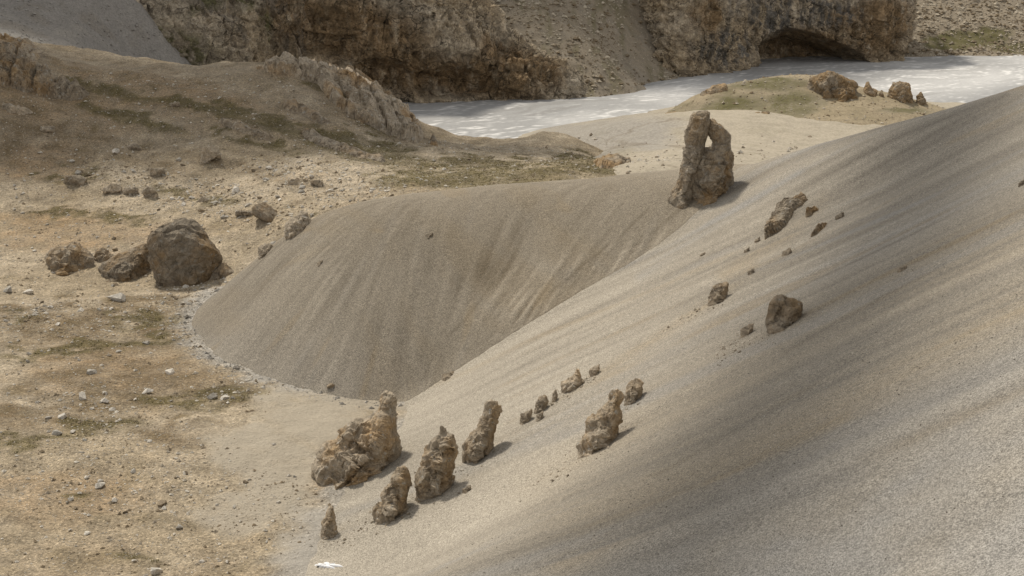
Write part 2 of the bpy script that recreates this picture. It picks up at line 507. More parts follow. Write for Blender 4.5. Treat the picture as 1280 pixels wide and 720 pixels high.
knoll_pts = [P(830,146,245), P(860,124,248), P(900,108,251), P(950,97,253), P(1000,93,254), P(1050,98,254), P(1080,112,253),
    P(1120,120,250), P(1165,131,246), P(880,166,232), P(930,179,222), P(990,166,224), P(1060,150,229), P(1140,139,237),
    P(950,135,238), P(1050,124,241), W(30,213,-4), W(50,210,-4), W(70,220,-3), W(90,236,-4),
    W(35,278,-12), W(55,285,-12), W(78,278,-12), W(24,262,-10), W(16,245,-6), W(92,252,-6)]
mid_pts = [P(725,123,352), P(800,106,378), P(840,96,393), P(640,0,392), P(740,0,402), P(830,0,425), P(740,60,374),
    P(600,-100,432), P(740,-100,440), P(860,-100,460), P(560,0,395), W(-40,345,-12), W(30,338,-16), W(75,390,-16), W(60,380,-13), P(856,100,402), P(866,60,428), P(880,20,455)]
right_pts = [P(1130,73,452), P(1200,69,456), P(1280,66,460), P(1360,64,464), P(1130,0,496), P(1280,0,502), P(1200,38,475),
    P(1200,-80,550), P(1350,-80,555), W(120,432,-14), W(220,445,-14)]
left_pts = [P(0,48,262), P(60,72,260), P(0,-60,312), P(100,72,272), P(168,0,308), P(215,-60,336), P(80,20,290), P(-80,40,265),
    P(175,72,300), P(250,92,310), P(330,102,322), P(215,45,330), P(330,60,352), P(130,70,285), P(200,90,280), P(0,-150,350), P(-120,-100,330)]

# --- right scree slope
S2 = Raster(-32, 84, 2, 205, 0.25)
b2 = S2.smooth_from(tps(slope_pts, 0.03))
st2 = streaks(S2, b2, 3, 56, 0.45)
st2 *= (0.55 + 0.75 * np.clip(0.5 + fbm2(S2.X, S2.Y, 14, 3, 0.6, 31.0), 0, 1.2))[..., None]
S2.Z = b2 + 0.22 * fbm2(S2.X, S2.Y, 22, 3) + 0.010 * st2[..., 1] + 0.008 * st2[..., 2] + 0.005 * st2[..., 0] + 0.02 * fbm2(S2.X, S2.Y, 1.2, 2)
# --- scree ridge closing the valley
S3 = Raster(-40, 40, 95, 178, 0.17)
b3 = S3.smooth_from(tps(ridge_pts, 0.02))
st3 = streaks(S3, b3, 5, 20, 0.25)
st3 *= (0.35 + 0.9 * np.clip(0.5 + fbm2(S3.X, S3.Y, 9, 3, 0.6, 31.0), 0, 1.2))[..., None]
S3.Z = b3 + 0.2 * fbm2(S3.X, S3.Y, 16, 3) + 0.004 * st3[..., 1] + 0.005 * st3[..., 0] + 0.015 * fbm2(S3.X, S3.Y, 1.0, 2)
# --- valley floor and the grassy hill behind it
S1 = Raster(-108, 38, 40, 246, 0.33)
b1 = S1.smooth_from(tps(ground_pts, 0.03))
hill = sstep(140, 185, S1.Y)
S1.Z = b1 + (0.28 + 0.5 * hill) * fbm2(S1.X, S1.Y, 14, 4, 0.5) + 0.10 * fbm2(S1.X, S1.Y, 2.4, 3, 0.6) + hill * 0.35 * np.maximum(0, fbm2(S1.X, S1.Y * 1.6, 6, 3, 0.55, 5.0))
S5 = Raster(-20, 128, 124, 348, 0.6)
S5.Z = S5.smooth_from(tps(sand_pts, 0.03), 4) + 0.3 * fbm2(S5.X, S5.Y, 18, 4) + 0.06 * fbm2(S5.X, S5.Y, 2.5, 2)
S4 = Raster(14, 96, 206, 288, 0.4)
S4.Z = S4.smooth_from(tps(knoll_pts, 0.02), 4) + 0.35 * fbm2(S4.X, S4.Y, 12, 5, 0.55)
C2 = Raster(-45, 80, 336, 470, 0.6)
C2.Z = C2.smooth_from(tps(mid_pts, 0.02), 4) + 1.3 * fbm2(C2.X, C2.Y, 22, 5, 0.5) + 0.35 * fbm2(C2.X, C2.Y, 3, 3, 0.6)
C4 = Raster(104, 236, 430, 566, 0.7)
C4.Z = C4.smooth_from(tps(right_pts, 0.02), 4) + 1.4 * fbm2(C4.X, C4.Y, 25, 5, 0.5) + 0.4 * fbm2(C4.X, C4.Y, 3, 3, 0.6)
C5 = Raster(-150, -36, 246, 360, 0.6)
C5.Z = C5.smooth_from(tps(left_pts, 0.02), 4) + 0.8 * fbm2(C5.X, C5.Y, 25, 4, 0.5) + 0.15 * fbm2(C5.X, C5.Y, 3, 2)

def trough(A, B, w):
    da = np.abs(A.Z - B.at(A.X, A.Y)); db = np.abs(B.Z - A.at(B.X, B.Y))
    A.Z = A.Z + w * np.log1p(np.exp(-np.minimum(da / w, 40))); B.Z = B.Z + w * np.log1p(np.exp(-np.minimum(db / w, 40)))
trough(S2, S3, 0.7)
trough(S2, S1, 0.25)
trough(S3, S1, 0.12)
NEAR = [S2, S3, S1, S5, S4]
def top_z(x, y, surfs):
    z = np.full(np.shape(x), -9.0)
    for s in surfs:
        z = np.maximum(z, s.at(x, y))
    return z

def hit(px, py, surfs=None, y0=30, y1=560):
    d = ray(px, py)
    Y = np.arange(y0, y1, 0.1)
    p = CAM + d * (Y / d[1])[:, None]
    g = top_z(p[:, 0], p[:, 1], surfs or NEAR)
    k = np.argmax(p[:, 2] < g)
    return p[k]

def pix_blobs(px, py, blobs):
    m = np.zeros_like(px)
    for bx, by, rx, ry, *a in blobs:
        ang = R(a[0]) if a else 0.0
        dx, dy = px - bx, py - by
        u = (dx * math.cos(ang) + dy * math.sin(ang)) / rx
        v = (-dx * math.sin(ang) + dy * math.cos(ang)) / ry
        m = np.maximum(m, np.clip(1.35 - (u * u + v * v), 0, 1))
    return m

# --- streak colours, with painted sun and shade
def streak_cols(ras, st, seed, wide, crease):
    a = 0.5 + wide * (0.11 * st[..., 1] + 0.03 * st[..., 2] + 0.085 * st[..., 0])
    a = a + wide * (0.13 * sstep(0.9, 2.0, np.roll(st[..., 1], 71, 0)) - 0.17 * sstep(0.9, 2.0, -np.roll(st[..., 1], 53, 0)) - 0.16 * sstep(1.5, 2.4, np.roll(st[..., 0], 17, 0)))
    b = 0.7 * sstep(0.7, 2.4, 0.7 * np.roll(st[..., 2], 37, 0) + 0.8 * np.roll(st[..., 1], 23, 0))
    c = 0.6 * sstep(1.2, 2.6, 0.6 * np.roll(st[..., 2], -61, 0) + 0.9 * np.roll(st[..., 1], -41, 0))
    return a, b, c
a, b, c = streak_cols(S2, st2, 1, 1.0, None)
v2 = np.stack([S2.X, S2.Y, S2.Z], -1)
px, py = project(v2)
d3 = S2.Z - S3.at(S2.X, S2.Y)
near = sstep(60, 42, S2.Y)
a = a + 0.30 * sstep(14, 3, S2.Z) * sstep(58, 72, S2.Y) - 0.19 * near  # sunlit foot strip painted paler, shade on the nearest gravel painted darker
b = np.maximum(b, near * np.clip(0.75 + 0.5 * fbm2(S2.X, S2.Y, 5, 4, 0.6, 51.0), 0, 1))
def run(px, py, line, wid):                       # a streak along a line of points
    m = np.zeros_like(px)
    for (x0, y0), (x1, y1) in zip(line[:-1], line[1:]):
        t = np.clip(((px - x0) * (x1 - x0) + (py - y0) * (y1 - y0)) / ((x1 - x0) ** 2 + (y1 - y0) ** 2), 0, 1)
        m = np.maximum(m, np.exp(-(((px - x0 - t * (x1 - x0)) ** 2 + (py - y0 - t * (y1 - y0)) ** 2) / wid ** 2)))
    return m
tex = np.clip(0.75 + 0.35 * st2[..., 0] + 0.25 * st2[..., 1], 0.1, 1.4)
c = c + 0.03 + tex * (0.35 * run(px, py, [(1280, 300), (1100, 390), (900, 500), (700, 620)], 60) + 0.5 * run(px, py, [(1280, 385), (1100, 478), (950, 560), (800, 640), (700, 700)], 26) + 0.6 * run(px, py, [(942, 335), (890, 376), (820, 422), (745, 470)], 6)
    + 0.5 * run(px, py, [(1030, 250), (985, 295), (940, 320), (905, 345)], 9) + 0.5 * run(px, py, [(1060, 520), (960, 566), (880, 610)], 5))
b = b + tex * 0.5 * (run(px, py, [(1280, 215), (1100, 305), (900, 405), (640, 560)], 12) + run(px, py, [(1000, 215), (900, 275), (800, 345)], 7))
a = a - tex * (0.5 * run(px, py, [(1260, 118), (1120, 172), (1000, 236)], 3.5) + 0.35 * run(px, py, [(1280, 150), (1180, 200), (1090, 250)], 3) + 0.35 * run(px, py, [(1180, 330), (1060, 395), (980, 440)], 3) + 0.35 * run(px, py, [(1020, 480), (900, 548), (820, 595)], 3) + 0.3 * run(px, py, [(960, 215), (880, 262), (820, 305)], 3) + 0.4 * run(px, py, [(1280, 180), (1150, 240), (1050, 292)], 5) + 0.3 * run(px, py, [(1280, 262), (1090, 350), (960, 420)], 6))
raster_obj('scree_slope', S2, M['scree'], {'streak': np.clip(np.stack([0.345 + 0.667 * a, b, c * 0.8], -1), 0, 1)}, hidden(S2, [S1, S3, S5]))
a, b, c = streak_cols(S3, st3, 2, 0.45, None)
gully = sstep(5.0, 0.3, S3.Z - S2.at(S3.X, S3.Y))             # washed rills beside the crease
q3x, q3y = project(np.stack([S3.X, S3.Y, S3.Z], -1))
rough = sstep(520, 640, q3x)
rill = sstep(520, 640, q3x) * sstep(930, 820, q3x) * sstep(285, 365, q3y + 0.22 * (q3x - 700)) * np.clip(0.75 + 0.8 * fbm2(S3.X, S3.Y, 6, 3, 0.6, 44.0), 0.1, 1.4)
lines = np.clip(st3[..., 0] * 1.1 + 0.25 * st3[..., 1], -2, 2)
var = fbm2(S3.X + 0.6 * S3.Y, S3.Y * 0.35, 7, 4, 0.55, 12.0)
a = a - 0.17 * sstep(900, 780, q3x) + 0.09 * var + rill * 0.34 * lines + 0.07 * st3[..., 0] - 0.30 * gully * (lines > 0.2)  # ridge front painted darker for its shade, besides its browner gravel
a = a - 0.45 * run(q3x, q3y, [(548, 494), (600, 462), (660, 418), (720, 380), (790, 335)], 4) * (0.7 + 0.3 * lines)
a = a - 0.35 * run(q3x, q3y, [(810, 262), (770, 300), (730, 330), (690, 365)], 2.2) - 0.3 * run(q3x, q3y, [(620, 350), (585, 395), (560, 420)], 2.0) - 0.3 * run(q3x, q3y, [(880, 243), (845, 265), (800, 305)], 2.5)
S3.Z = S3.Z + rill * 0.045 * lines
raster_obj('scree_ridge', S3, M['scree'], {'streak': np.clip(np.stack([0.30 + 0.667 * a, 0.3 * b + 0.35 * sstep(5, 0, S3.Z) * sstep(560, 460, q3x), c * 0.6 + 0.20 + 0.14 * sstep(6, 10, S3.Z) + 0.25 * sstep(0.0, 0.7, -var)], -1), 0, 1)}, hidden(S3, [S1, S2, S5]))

# --- ground masks (turf, ochre soil, washed sand, dark soil)
v1 = np.stack([S1.X, S1.Y, S1.Z], -1)
px, py = project(v1)
wob = fbm2(S1.X, S1.Y, 7, 4, 0.6); wob2 = fbm2(S1.X, S1.Y, 3.0, 3, 0.6, 3.0)
wx, wy = px + 24 * wob + 10 * wob2, py + 9 * wob2 + 6 * wob
turf = pix_blobs(wx, wy, [(135, 532, 52, 11, -6), (45, 552, 60, 7, -8), (60, 440, 75, 6, -4), (165, 430, 70, 7, -6), (25, 398, 35, 5), (190, 400, 60, 10, -5),
    (290, 492, 55, 12, -4), (230, 505, 50, 9), (180, 702, 18, 5), (100, 622, 22, 5), (150, 272, 45, 4), (85, 270, 50, 5), (240, 245, 60, 6, 10), (90, 222, 50, 6),
    (620, 215, 120, 20, 4), (450, 185, 90, 18, 12), (340, 155, 60, 10, 15), (260, 135, 110, 9, 12), (480, 150, 30, 20, 30), (730, 205, 45, 14, 10),
    (420, 110, 40, 14, 25), (120, 110, 90, 8, 14), (170, 150, 80, 8, 14), (385, 267, 14, 3), (330, 180, 60, 6, 10), (540, 225, 90, 14)])
turf = np.clip(turf * (1.0 + 0.5 * wob2) + 0.25 * sstep(0.25, 0.9, wob2 + 0.6 * wob), 0, 1)
ochre = pix_blobs(wx, wy, [(90, 290, 130, 26), (60, 130, 110, 40, 12), (190, 115, 150, 26, 10), (40, 200, 80, 30), (140, 460, 140, 30), (60, 620, 120, 40), (380, 590, 40, 30, 60), (430, 520, 40, 10)])
ochre = np.clip(ochre * 0.62 + 0.3 * wob, 0, 1)
wash = pix_blobs(wx, wy, [(400, 525, 95, 36, 20), (330, 545, 40, 20), (330, 600, 90, 30, 40), (465, 500, 70, 15), (400, 690, 60, 30), (300, 640, 60, 30), (345, 580, 60, 40)])
wash = np.clip(wash * (1.15 + 0.35 * wob2), 0, 1)
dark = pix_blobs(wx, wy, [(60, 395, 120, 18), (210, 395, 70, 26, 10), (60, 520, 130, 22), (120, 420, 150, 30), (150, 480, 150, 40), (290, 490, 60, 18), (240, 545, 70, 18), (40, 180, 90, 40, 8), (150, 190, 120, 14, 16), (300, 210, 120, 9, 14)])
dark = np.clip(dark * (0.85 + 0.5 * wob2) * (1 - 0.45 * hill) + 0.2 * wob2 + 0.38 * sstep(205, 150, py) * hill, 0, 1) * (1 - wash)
foot = 0.95 * sstep(-2.1, -0.3, S3.at(S1.X, S1.Y) + 0.8 * wob2) * (S1.Y < 134) * sstep(480, 350, px + 0 * px)
hits = sstep(-1.2, -0.1, S2.at(S1.X, S1.Y) + 0.5 * wob2) * (S1.Y < 110)
grey = np.clip(foot + 0.8 * hits, 0, 1)
turf *= (1 - grey) * (1 - wash)
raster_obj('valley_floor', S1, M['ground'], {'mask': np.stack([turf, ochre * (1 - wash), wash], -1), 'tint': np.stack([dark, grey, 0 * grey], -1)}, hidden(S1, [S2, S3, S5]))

# --- sand saddle, knoll, debris slopes
px, py = project(np.stack([S5.X, S5.Y, S5.Z], -1))
w5 = fbm2(S5.X, S5.Y, 6, 4, 0.6)
brown = pix_blobs(px + 20 * w5, py + 5 * w5, [(775, 168, 85, 26, -6), (720, 165, 50, 14)])
cracks = sstep(0.93, 0.985, 1 - np.abs(fbm2(S5.X * 0.6 + S5.Y * 0.25, S5.Y * 0.5, 9, 3, 0.5, 2.2))) * sstep(720, 780, px) * sstep(900, 840, px)
raster_obj('sand_saddle', S5, M['sand'], {'mask': np.stack([0 * w5 + 0.12 * (w5 > 0.5), brown, 0.55 * cracks], -1)}, hidden(S5, [S1, S2, S3, S4]))
px, py = project(np.stack([S4.X, S4.Y, S4.Z], -1))
w4 = fbm2(S4.X, S4.Y, 5, 4, 0.6)
t4 = pix_blobs(px + 14 * w4, py + 4 * w4, [(900, 140, 75, 22, -8), (930, 165, 60, 14), (960, 105, 60, 9), (990, 130, 40, 18), (1130, 138, 30, 4)])
raster_obj('grassy_knoll', S4, M['knoll'], {'mask': np.stack([np.clip(t4 * 0.85 + 0.25 * w4, 0, 1), 0.35 * t4, 0 * w4], -1)}, hidden(S4, [S5]))
w = fbm2(C2.X, C2.Y, 9, 4, 0.6); wl = fbm2(C2.X * 2.2, C2.Y * 0.5, 9, 4, 0.6)
gullyc = np.exp(-((project(np.stack([C2.X, C2.Y, C2.Z], -1))[0] - 800 - 8 * w) / 14) ** 2)
raster_obj('debris_slope', C2, M['debris'], {'mask': np.stack([np.clip(0.55 * sstep(0.0, 0.6, wl) * (1 - gullyc), 0, 1), gullyc * 0 + 0.2 * (w > 0.3), 0.6 * sstep(0.3, 0.8, w) * (1 - gullyc)], -1)})
w = fbm2(C4.X, C4.Y, 9, 4, 0.6)
px, py = project(np.stack([C4.X, C4.Y, C4.Z], -1))
t4 = pix_blobs(px + 12 * w, py + 4 * w, [(1215, 48, 55, 11, -6), (1180, 55, 30, 8), (1265, 60, 30, 6)])
raster_obj('far_slope', C4, M['debris'], {'mask': np.stack([np.clip(t4 * 1.4, 0, 1), 0 * w, 0.4 * sstep(0.2, 0.8, w) * (1 - t4)], -1)})
w = fbm2(C5.X, C5.Y, 9, 4, 0.6)
raster_obj('grey_scree', C5, M['greyscree'], {'mask': np.stack([0 * w, 0.5 * sstep(0.1, 0.8, w), 0.3 * sstep(0.2, 0.8, -w)], -1)})

# --- riverbed: braided gravel flat
S6 = Raster(-130, 280, 225, 540, 1.0)
S6.Z = -9.0 + 0.10 * fbm2(S6.X, S6.Y, 14, 3)
fl = np.array([0.78, 0.62]); fl = fl / np.linalg.norm(fl)
wv = fbm2(S6.X, S6.Y, 55, 3, 0.5, 4.0)
al = S6.X * fl[0] + S6.Y * fl[1]
ac = -S6.X * fl[1] + S6.Y * fl[0] + 12 * wv
br = 1 - np.abs(fbm2(al / 4.5, ac, 13.0, 5, 0.62, 1.7)) * 2.2
br2 = 1 - np.abs(fbm2(al / 3.5 + 0.4 * ac, ac, 6.0, 4, 0.6, 8.7)) * 2.4
px, py = project(np.stack([S6.X, S6.Y, S6.Z], -1))
lit = pix_blobs(px + 20 * wv, py + 5 * wv, [(1180, 100, 190, 22, -8), (780, 135, 110, 14, -12), (900, 100, 90, 10, -14), (1100, 85, 120, 8)])  # sunlit reaches, painted paler into the gravel colour
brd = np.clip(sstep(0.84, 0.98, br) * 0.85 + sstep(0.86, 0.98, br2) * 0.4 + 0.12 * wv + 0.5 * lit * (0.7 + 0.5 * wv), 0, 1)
dk = sstep(0.35, 0.8, fbm2(al / 7, ac, 7.0, 4, 0.6, 6.1)) * 0.45
raster_obj('riverbed', S6, M['river'], {'braid_lit': np.stack([brd, dk * (1 - brd), 0 * dk], -1)})

# --- lower ground out to the horizon
gx = np.linspace(-3000, 3000, 61); GX, GY = np.meshgrid(gx, gx)
lowland = mesh_obj('lower_ground', np.stack([GX, GY, -16 + 2 * fbm2(GX, GY, 400, 3)], -1).reshape(-1, 3), grid_faces(61, 61), M['greyscree'], smooth=True)
lowland['kind'] = 'structure'

# ------------------------------------------------------------------ cliffs
def sheet(name, cols, nu, nv, amp, seed, mat, cave=None, stain=None, relief=None):
    cols = [[np.asarray(p) for p in c] for c in cols]
    # close the back: one row behind the top, lower
    for c in cols:
        c.append(c[-1] + np.array([0, 16.0, -4.0]))
    A = np.array(cols)                                        # columns, levels, 3
    s = np.concatenate([[0], np.cumsum(np.linalg.norm(np.diff(A[:, 1, :2], axis=0), axis=1))]); s /= s[-1]
    lev = np.linspace(0, 1, A.shape[1] - 1).tolist() + [1.18]
    U = np.linspace(0, 1, nu); V = np.linspace(0, 1.18, nv)
    B = np.empty((A.shape[1], nu, 3))
    for l in range(A.shape[1]):
        for k in range(3):
            B[l, :, k] = np.interp(U, s, A[:, l, k])
    Pg = np.empty((nv, nu, 3))
    for k in range(3):
        for j, v in enumerate(V):
            i = min(max(np.searchsorted(lev, v) - 1, 0), len(lev) - 2)
            f = (v - lev[i]) / (lev[i + 1] - lev[i])
            Pg[j, :, k] = B[i, :, k] * (1 - f) + B[i + 1, :, k] * f
    px, py = project(Pg)
    N = np.cross(np.gradient(Pg, axis=1), np.gradient(Pg, axis=0)); N /= np.linalg.norm(N, axis=-1)[..., None] + 1e-9
    if N[..., 1].mean() > 0: N = -N
    q = Pg + seed
    qs = q * np.array([1, 1, 0.75])
    # tilted bedding gives blocky steps
    d1 = fbm3(qs, 26, 4, 0.5) * 1.1
    d2 = fbm3(qs, 9, 4, 0.55, 3.0, True)
    warp = q @ np.array([0.25, 0.15, 0.95]) + 1.6 * fbm3(q, 8, 3)
    st = warp / 3.4; stp = (st - np.floor(st))
    d3 = sstep(0.0, 0.75, stp) - stp
    jt = (q @ np.array([0.8, 0.55, 0.2]) + 2.0 * fbm3(q, 7, 3, 0.5, 8.0)) / 5.0; jt = jt - np.floor(jt)
    d4 = -np.exp(-((jt - 0.5) / 0.09) ** 2)
    d5 = fbm3(q, 2.2, 2, 0.6, 5.0)
    cells = perlin3(np.floor((q + 1.2 * np.stack([perlin3(q / 3.0), perlin3(q / 3.0 + 9), perlin3(q / 3.0 + 21)], -1)) @ np.array([[.9, .2, .3], [-.3, .9, .25], [-.2, -.3, .9]]) / np.array([3.2, 3.2, 2.1])) * 0.731 + 0.37)
    w2 = q @ np.array([0.34, 0.1, 0.93]) + 1.0 * fbm3(q, 6, 3, 0.5, 4.0)
    sm = w2 / 1.25; sm = sm - np.floor(sm)
    d6 = (sstep(0, 0.8, sm) - sm) * (0.6 + perlin3(q / 9.0))
    big = w2 / 7.5 + 0.4 * perlin3(q / 16.0 + 5); big = big - np.floor(big)
    D = amp * (0.75 * d1 + 0.32 * d2 + 0.6 * d3 + 0.25 * d4 + 0.2 * d5 + 0.5 * cells + 0.3 * d6 + 0.16 * fbm3(q, 1.3, 2, 0.6, 6.0, True) + 0.9 * (sstep(0, 0.9, big) - big) + 0.2 * fbm3(q, 3.6, 3, 0.6, 2.0, True))
    if relief: D = D + relief(px + 14 * d1, py + 6 * d1)
    Pg = Pg + N * D[..., None]
    sa = np.zeros(px.shape + (3,))
    if stain: sa = stain(px, py, q, d1, d2, stp)
    if cave: Pg = cave(Pg, px, py)
    o = mesh_obj(name, Pg.reshape(-1, 3), grid_faces(nv, nu), mat, smooth=False, attrs={'stain': np.clip(sa, 0, 1).reshape(-1, 3)})
    o['kind'] = 'structure'
    return o

def stain_left(px, py, q, d1, d2, stp):
    w = fbm3(q, 14, 3)
    a = pix_blobs(px + 25 * w, py + 10 * w, [(440, 40, 90, 42, 15), (500, 85, 70, 34, 10), (590, 95, 90, 26, 8), (640, 80, 60, 22, 20), (390, 25, 60, 30)])
    g = 0.6 * sstep(0.1, 0.6, w)
    t = pix_blobs(px + 25 * w, py + 10 * w, [(280, 12, 60, 10, -20), (200, 60, 60, 22, 25), (330, 35, 26, 24), (160, 45, 40, 20)]) * 0.9
    return np.stack([a + 0.2 * sstep(0, .5, w), g, t], -1)
def stain_cave(px, py, q, d1, d2, stp):
    w = fbm3(q, 14, 3)
    a = pix_blobs(px + 20 * w, py + 10 * w, [(1090, 35, 40, 40), (1010, 60, 60, 26), (875, 15, 22, 24), (1060, 20, 40, 20)])
    g = pix_blobs(px + 15 * w, py + 8 * w, [(960, 15, 60, 30), (1020, 15, 60, 22), (900, 60, 45, 26)])
    return np.stack([a + 0.15, g, 0 * w], -1)
cave_line = np.array([(938, 79), (944, 66), (952, 46), (966, 37), (985, 35), (1010, 40), (1035, 49), (1060, 59), (1076, 68), (1086, 79)], float)
def cave_fn(Pg, px, py):
    top = np.interp(px, cave_line[:, 0], cave_line[:, 1], left=200, right=200)
    inside = sstep(-1.5, 3.5, py - top)
    deep = sstep(0, 26, py - top) * 14 + 5
    Pg = Pg.copy()
    Pg[..., 1] += inside * deep
    return Pg

sheet('cliff_left', [
    [P(40,110,288), P(80,20,304), P(115,-130,322)], [P(130,110,298), P(150,20,308), P(170,-130,326)],
    [P(200,110,308), P(210,20,316), P(215,-130,334)], [P(330,112,324), P(330,20,331), P(330,-140,347)],
    [P(420,125,337), P(415,40,338), P(410,-140,352)], [P(515,135,344), P(510,55,344), P(490,-140,354)],
    [P(600,133,347), P(590,62,350), P(568,-40,362)], [P(660,130,349), P(650,90,352), P(632,36,362)],
    [P(700,129,350), P(694,105,353), P(682,72,360)], [P(722,128,351), P(716,110,354), P(708,90,360)],
    [P(731,126,358), P(726,112,362), P(722,100,368)]], 820, 250, 2.5, 11.0, M['cliff'], None, stain_left,
    lambda x, y: 4.0 * pix_blobs(x, y, [(275, 45, 60, 40, 20)]) + 3.0 * pix_blobs(x, y, [(560, 45, 60, 26, 30), (640, 95, 40, 20, 30)]) - 5.0 * pix_blobs(x, y, [(405, 42, 42, 42), (470, 100, 42, 26), (560, 105, 50, 18), (345, 70, 14, 40, 10)]))
sheet('cliff_cave', [
    [P(812,108,405), P(816,50,412), P(808,-70,424)], [P(828,104,398), P(830,45,402), P(822,-80,412)],
    [P(850,100,398), P(850,30,400), P(850,-90,408)], [P(900,92,412), P(900,20,412), P(900,-100,420)],
    [P(940,86,426), P(940,20,426), P(940,-100,433)], [P(1010,84,436), P(1010,20,434), P(1010,-100,442)],
    [P(1090,84,438), P(1092,25,440), P(1092,-100,448)], [P(1116,82,444), P(1126,40,448), P(1124,-80,458)],
    [P(1122,78,460), P(1136,40,468), P(1134,-80,478)]], 520, 220, 2.6, 47.0, M['cliff'], cave_fn, stain_cave)

# ------------------------------------------------------------------ rocks
def facet(v, size, rng, k=0.5, n=26):
    lo, hi = v.min(0), v.max(0)
    c = lo + rng.random((n, 3)) * (hi - lo)
    nn = rng.normal(size=(n, 3)); nn /= np.linalg.norm(nn, axis=1)[:, None]
    w = v + 0.12 * size * np.stack([perlin3(v / (0.3 * size) + 3.1 * i) for i in range(3)], -1)
    i = ((w[:, None] - c[None]) ** 2).sum(-1).argmin(1)
    return k * ((v - c[i]) * nn[i]).sum(1)

BASES = []
def outcrop(name, outline, base, mat, label, cat='rock', group=None, holes=(), thick=0.8, rough=1.0, surfs=None, res=1.0, lean=0.25, sink=5, seed=0, Y=None, ysh=0.0):
    """rock grown from its outline: set at the distance of the ground its base touches, with real thickness"""
    rng = np.random.default_rng(seed + 100)
    b = hit(*base, surfs) if Y is None else P(base[0], base[1], Y)
    Yb = b[1] + ysh
    if group == 'crags on the scree slope': BASES.append((b[0], b[1], max(p[0] for p in outline) - min(p[0] for p in outline)))
    m = Yb / FPX * 1.03                                        # metres per photo pixel there
    def plane(p): q = P(p[0], p[1], Yb); return (q[0], q[2])
    loops = [outline] + list(holes)
    step = res * m
    pts, edges, segs = [], [], []
    gs = surfs or NEAR
    for lp in loops:
        L = np.array([plane(p) for p in lp])
        gz0 = top_z(L[:, 0], np.full(len(L), Yb), gs)
        under = L[:, 1] < gz0 + 0.3 * m
        tg = np.roll(L, -1, 0) - np.roll(L, 1, 0)
        area = (L[:, 0] * np.roll(L[:, 1], -1) - np.roll(L[:, 0], -1) * L[:, 1]).sum()
        nz = -tg[:, 0] * np.sign(area) / (np.linalg.norm(tg, axis=1) + 1e-9)      # underside of the outline
        low = (nz < -0.3) & (L[:, 1] - gz0 < 18 * m) & (lp is outline)
        L[:, 1] = np.where(low | under, np.minimum(L[:, 1], gz0) - 8 * m, L[:, 1])
        dense = []
        for a, c in zip(L, np.roll(L, -1, 0)):
            k = max(1, int(np.linalg.norm(c - a) / step))
            dense += [a + (c - a) * t / k for t in range(k)]
        dense = np.array(dense)
        i0 = len(pts); n = len(dense)
        pts += [tuple(p) for p in dense]
        edges += [(i0 + i, i0 + (i + 1) % n) for i in range(n)]
        nx_ = np.roll(dense, -1, 0)
        mid = (dense + nx_) / 2
        vis = mid[:, 1] > top_z(mid[:, 0], np.full(len(mid), Yb), gs) - 3.0 * m
        if not vis.any(): vis[:] = True
        segs.append((dense[vis], nx_[vis]))
    allp = np.array(pts)
    A = np.concatenate([s[0] for s in segs]); B = np.concatenate([s[1] for s in segs])
    lo, hi = allp.min(0), allp.max(0)
    gx, gz = np.meshgrid(np.arange(lo[0], hi[0], step), np.arange(lo[1], hi[1], step))
    g = np.stack([gx.ravel(), gz.ravel()], 1) + rng.normal(size=(gx.size, 2)) * 0.22 * step
    def bdist(q):
        d = np.full(len(q), 1e9)
        for i in range(0, len(A), 64):
            a, bb = A[i:i + 64], B[i:i + 64]
            ab = bb - a
            t = np.clip(((q[:, None] - a[None]) * ab[None]).sum(-1) / ((ab ** 2).sum(-1)[None] + 1e-12), 0, 1)
            d = np.minimum(d, np.linalg.norm(q[:, None] - (a[None] + t[..., None] * ab[None]), axis=-1).min(1))
        return d
    g = g[bdist(g) > 0.6 * step]
    allv = [Vector(p) for p in pts] + [Vector(p) for p in g]
    cdt = delaunay_2d_cdt(allv, edges, [], 2, 1e-5)
    v2 = np.array([tuple(p) for p in cdt[0]]); tri = np.array([f for f in cdt[2] if len(f) == 3])
    d = bdist(v2)
    Rm = max(d.max(), 1e-3); size = float(max(hi - lo))
    th = thick * Rm * np.clip(d / Rm, 0, 1) ** 0.62
    edge = d < 1e-4
    zb = lo[1]
    lean_y = lean * (v2[:, 1] - zb)
    n = len(v2)
    back_id = np.where(edge, np.arange(n), n + np.cumsum(~edge) - 1)
    F = np.stack([v2[:, 0], Yb - th + lean_y, v2[:, 1]], 1)
    Bk = np.stack([v2[:, 0], Yb + th + lean_y, v2[:, 1]], 1)[~edge]
    V = np.concatenate([F, Bk]); T = np.concatenate([tri, back_id[tri][:, ::-1]])
    # push the surface about: broken blocks, cracks, grain
    nrm = np.zeros_like(V)
    fn = np.cross(V[T[:, 1]] - V[T[:, 0]], V[T[:, 2]] - V[T[:, 0]])
    for k in range(3): np.add.at(nrm, T[:, k], fn)
    nrm /= np.linalg.norm(nrm, axis=1)[:, None] + 1e-9
    if (nrm[:n, 1] > 0).mean() > 0.5: nrm = -nrm; T = T[:, ::-1]
    s = max(Rm * 2, 0.25 * size)
    o3 = rng.random(3) * 50
    bed = (V @ np.array([0.35, 0.2, 0.9]) + 0.10 * s * perlin3(V / (0.4 * s) + o3)) / (0.20 * s); bed = bed - np.floor(bed)
    disp = facet(V, s, rng, 0.55, 36) + 0.10 * s * fbm3(V + o3, 0.5 * s, 4, 0.6) + 0.14 * s * (fbm3(V + o3, 0.34 * s, 4, 0.6, 7.0, True) - 0.6) + 0.07 * s * (sstep(0, 0.85, bed) - bed)
    dd = np.concatenate([d, d[~edge]])
    fade = 0.45 + 0.9 * sstep(0, 0.6, dd / Rm)
    V = V + nrm * (np.clip(disp, -0.3 * s, 0.22 * s) * rough * fade)[:, None]
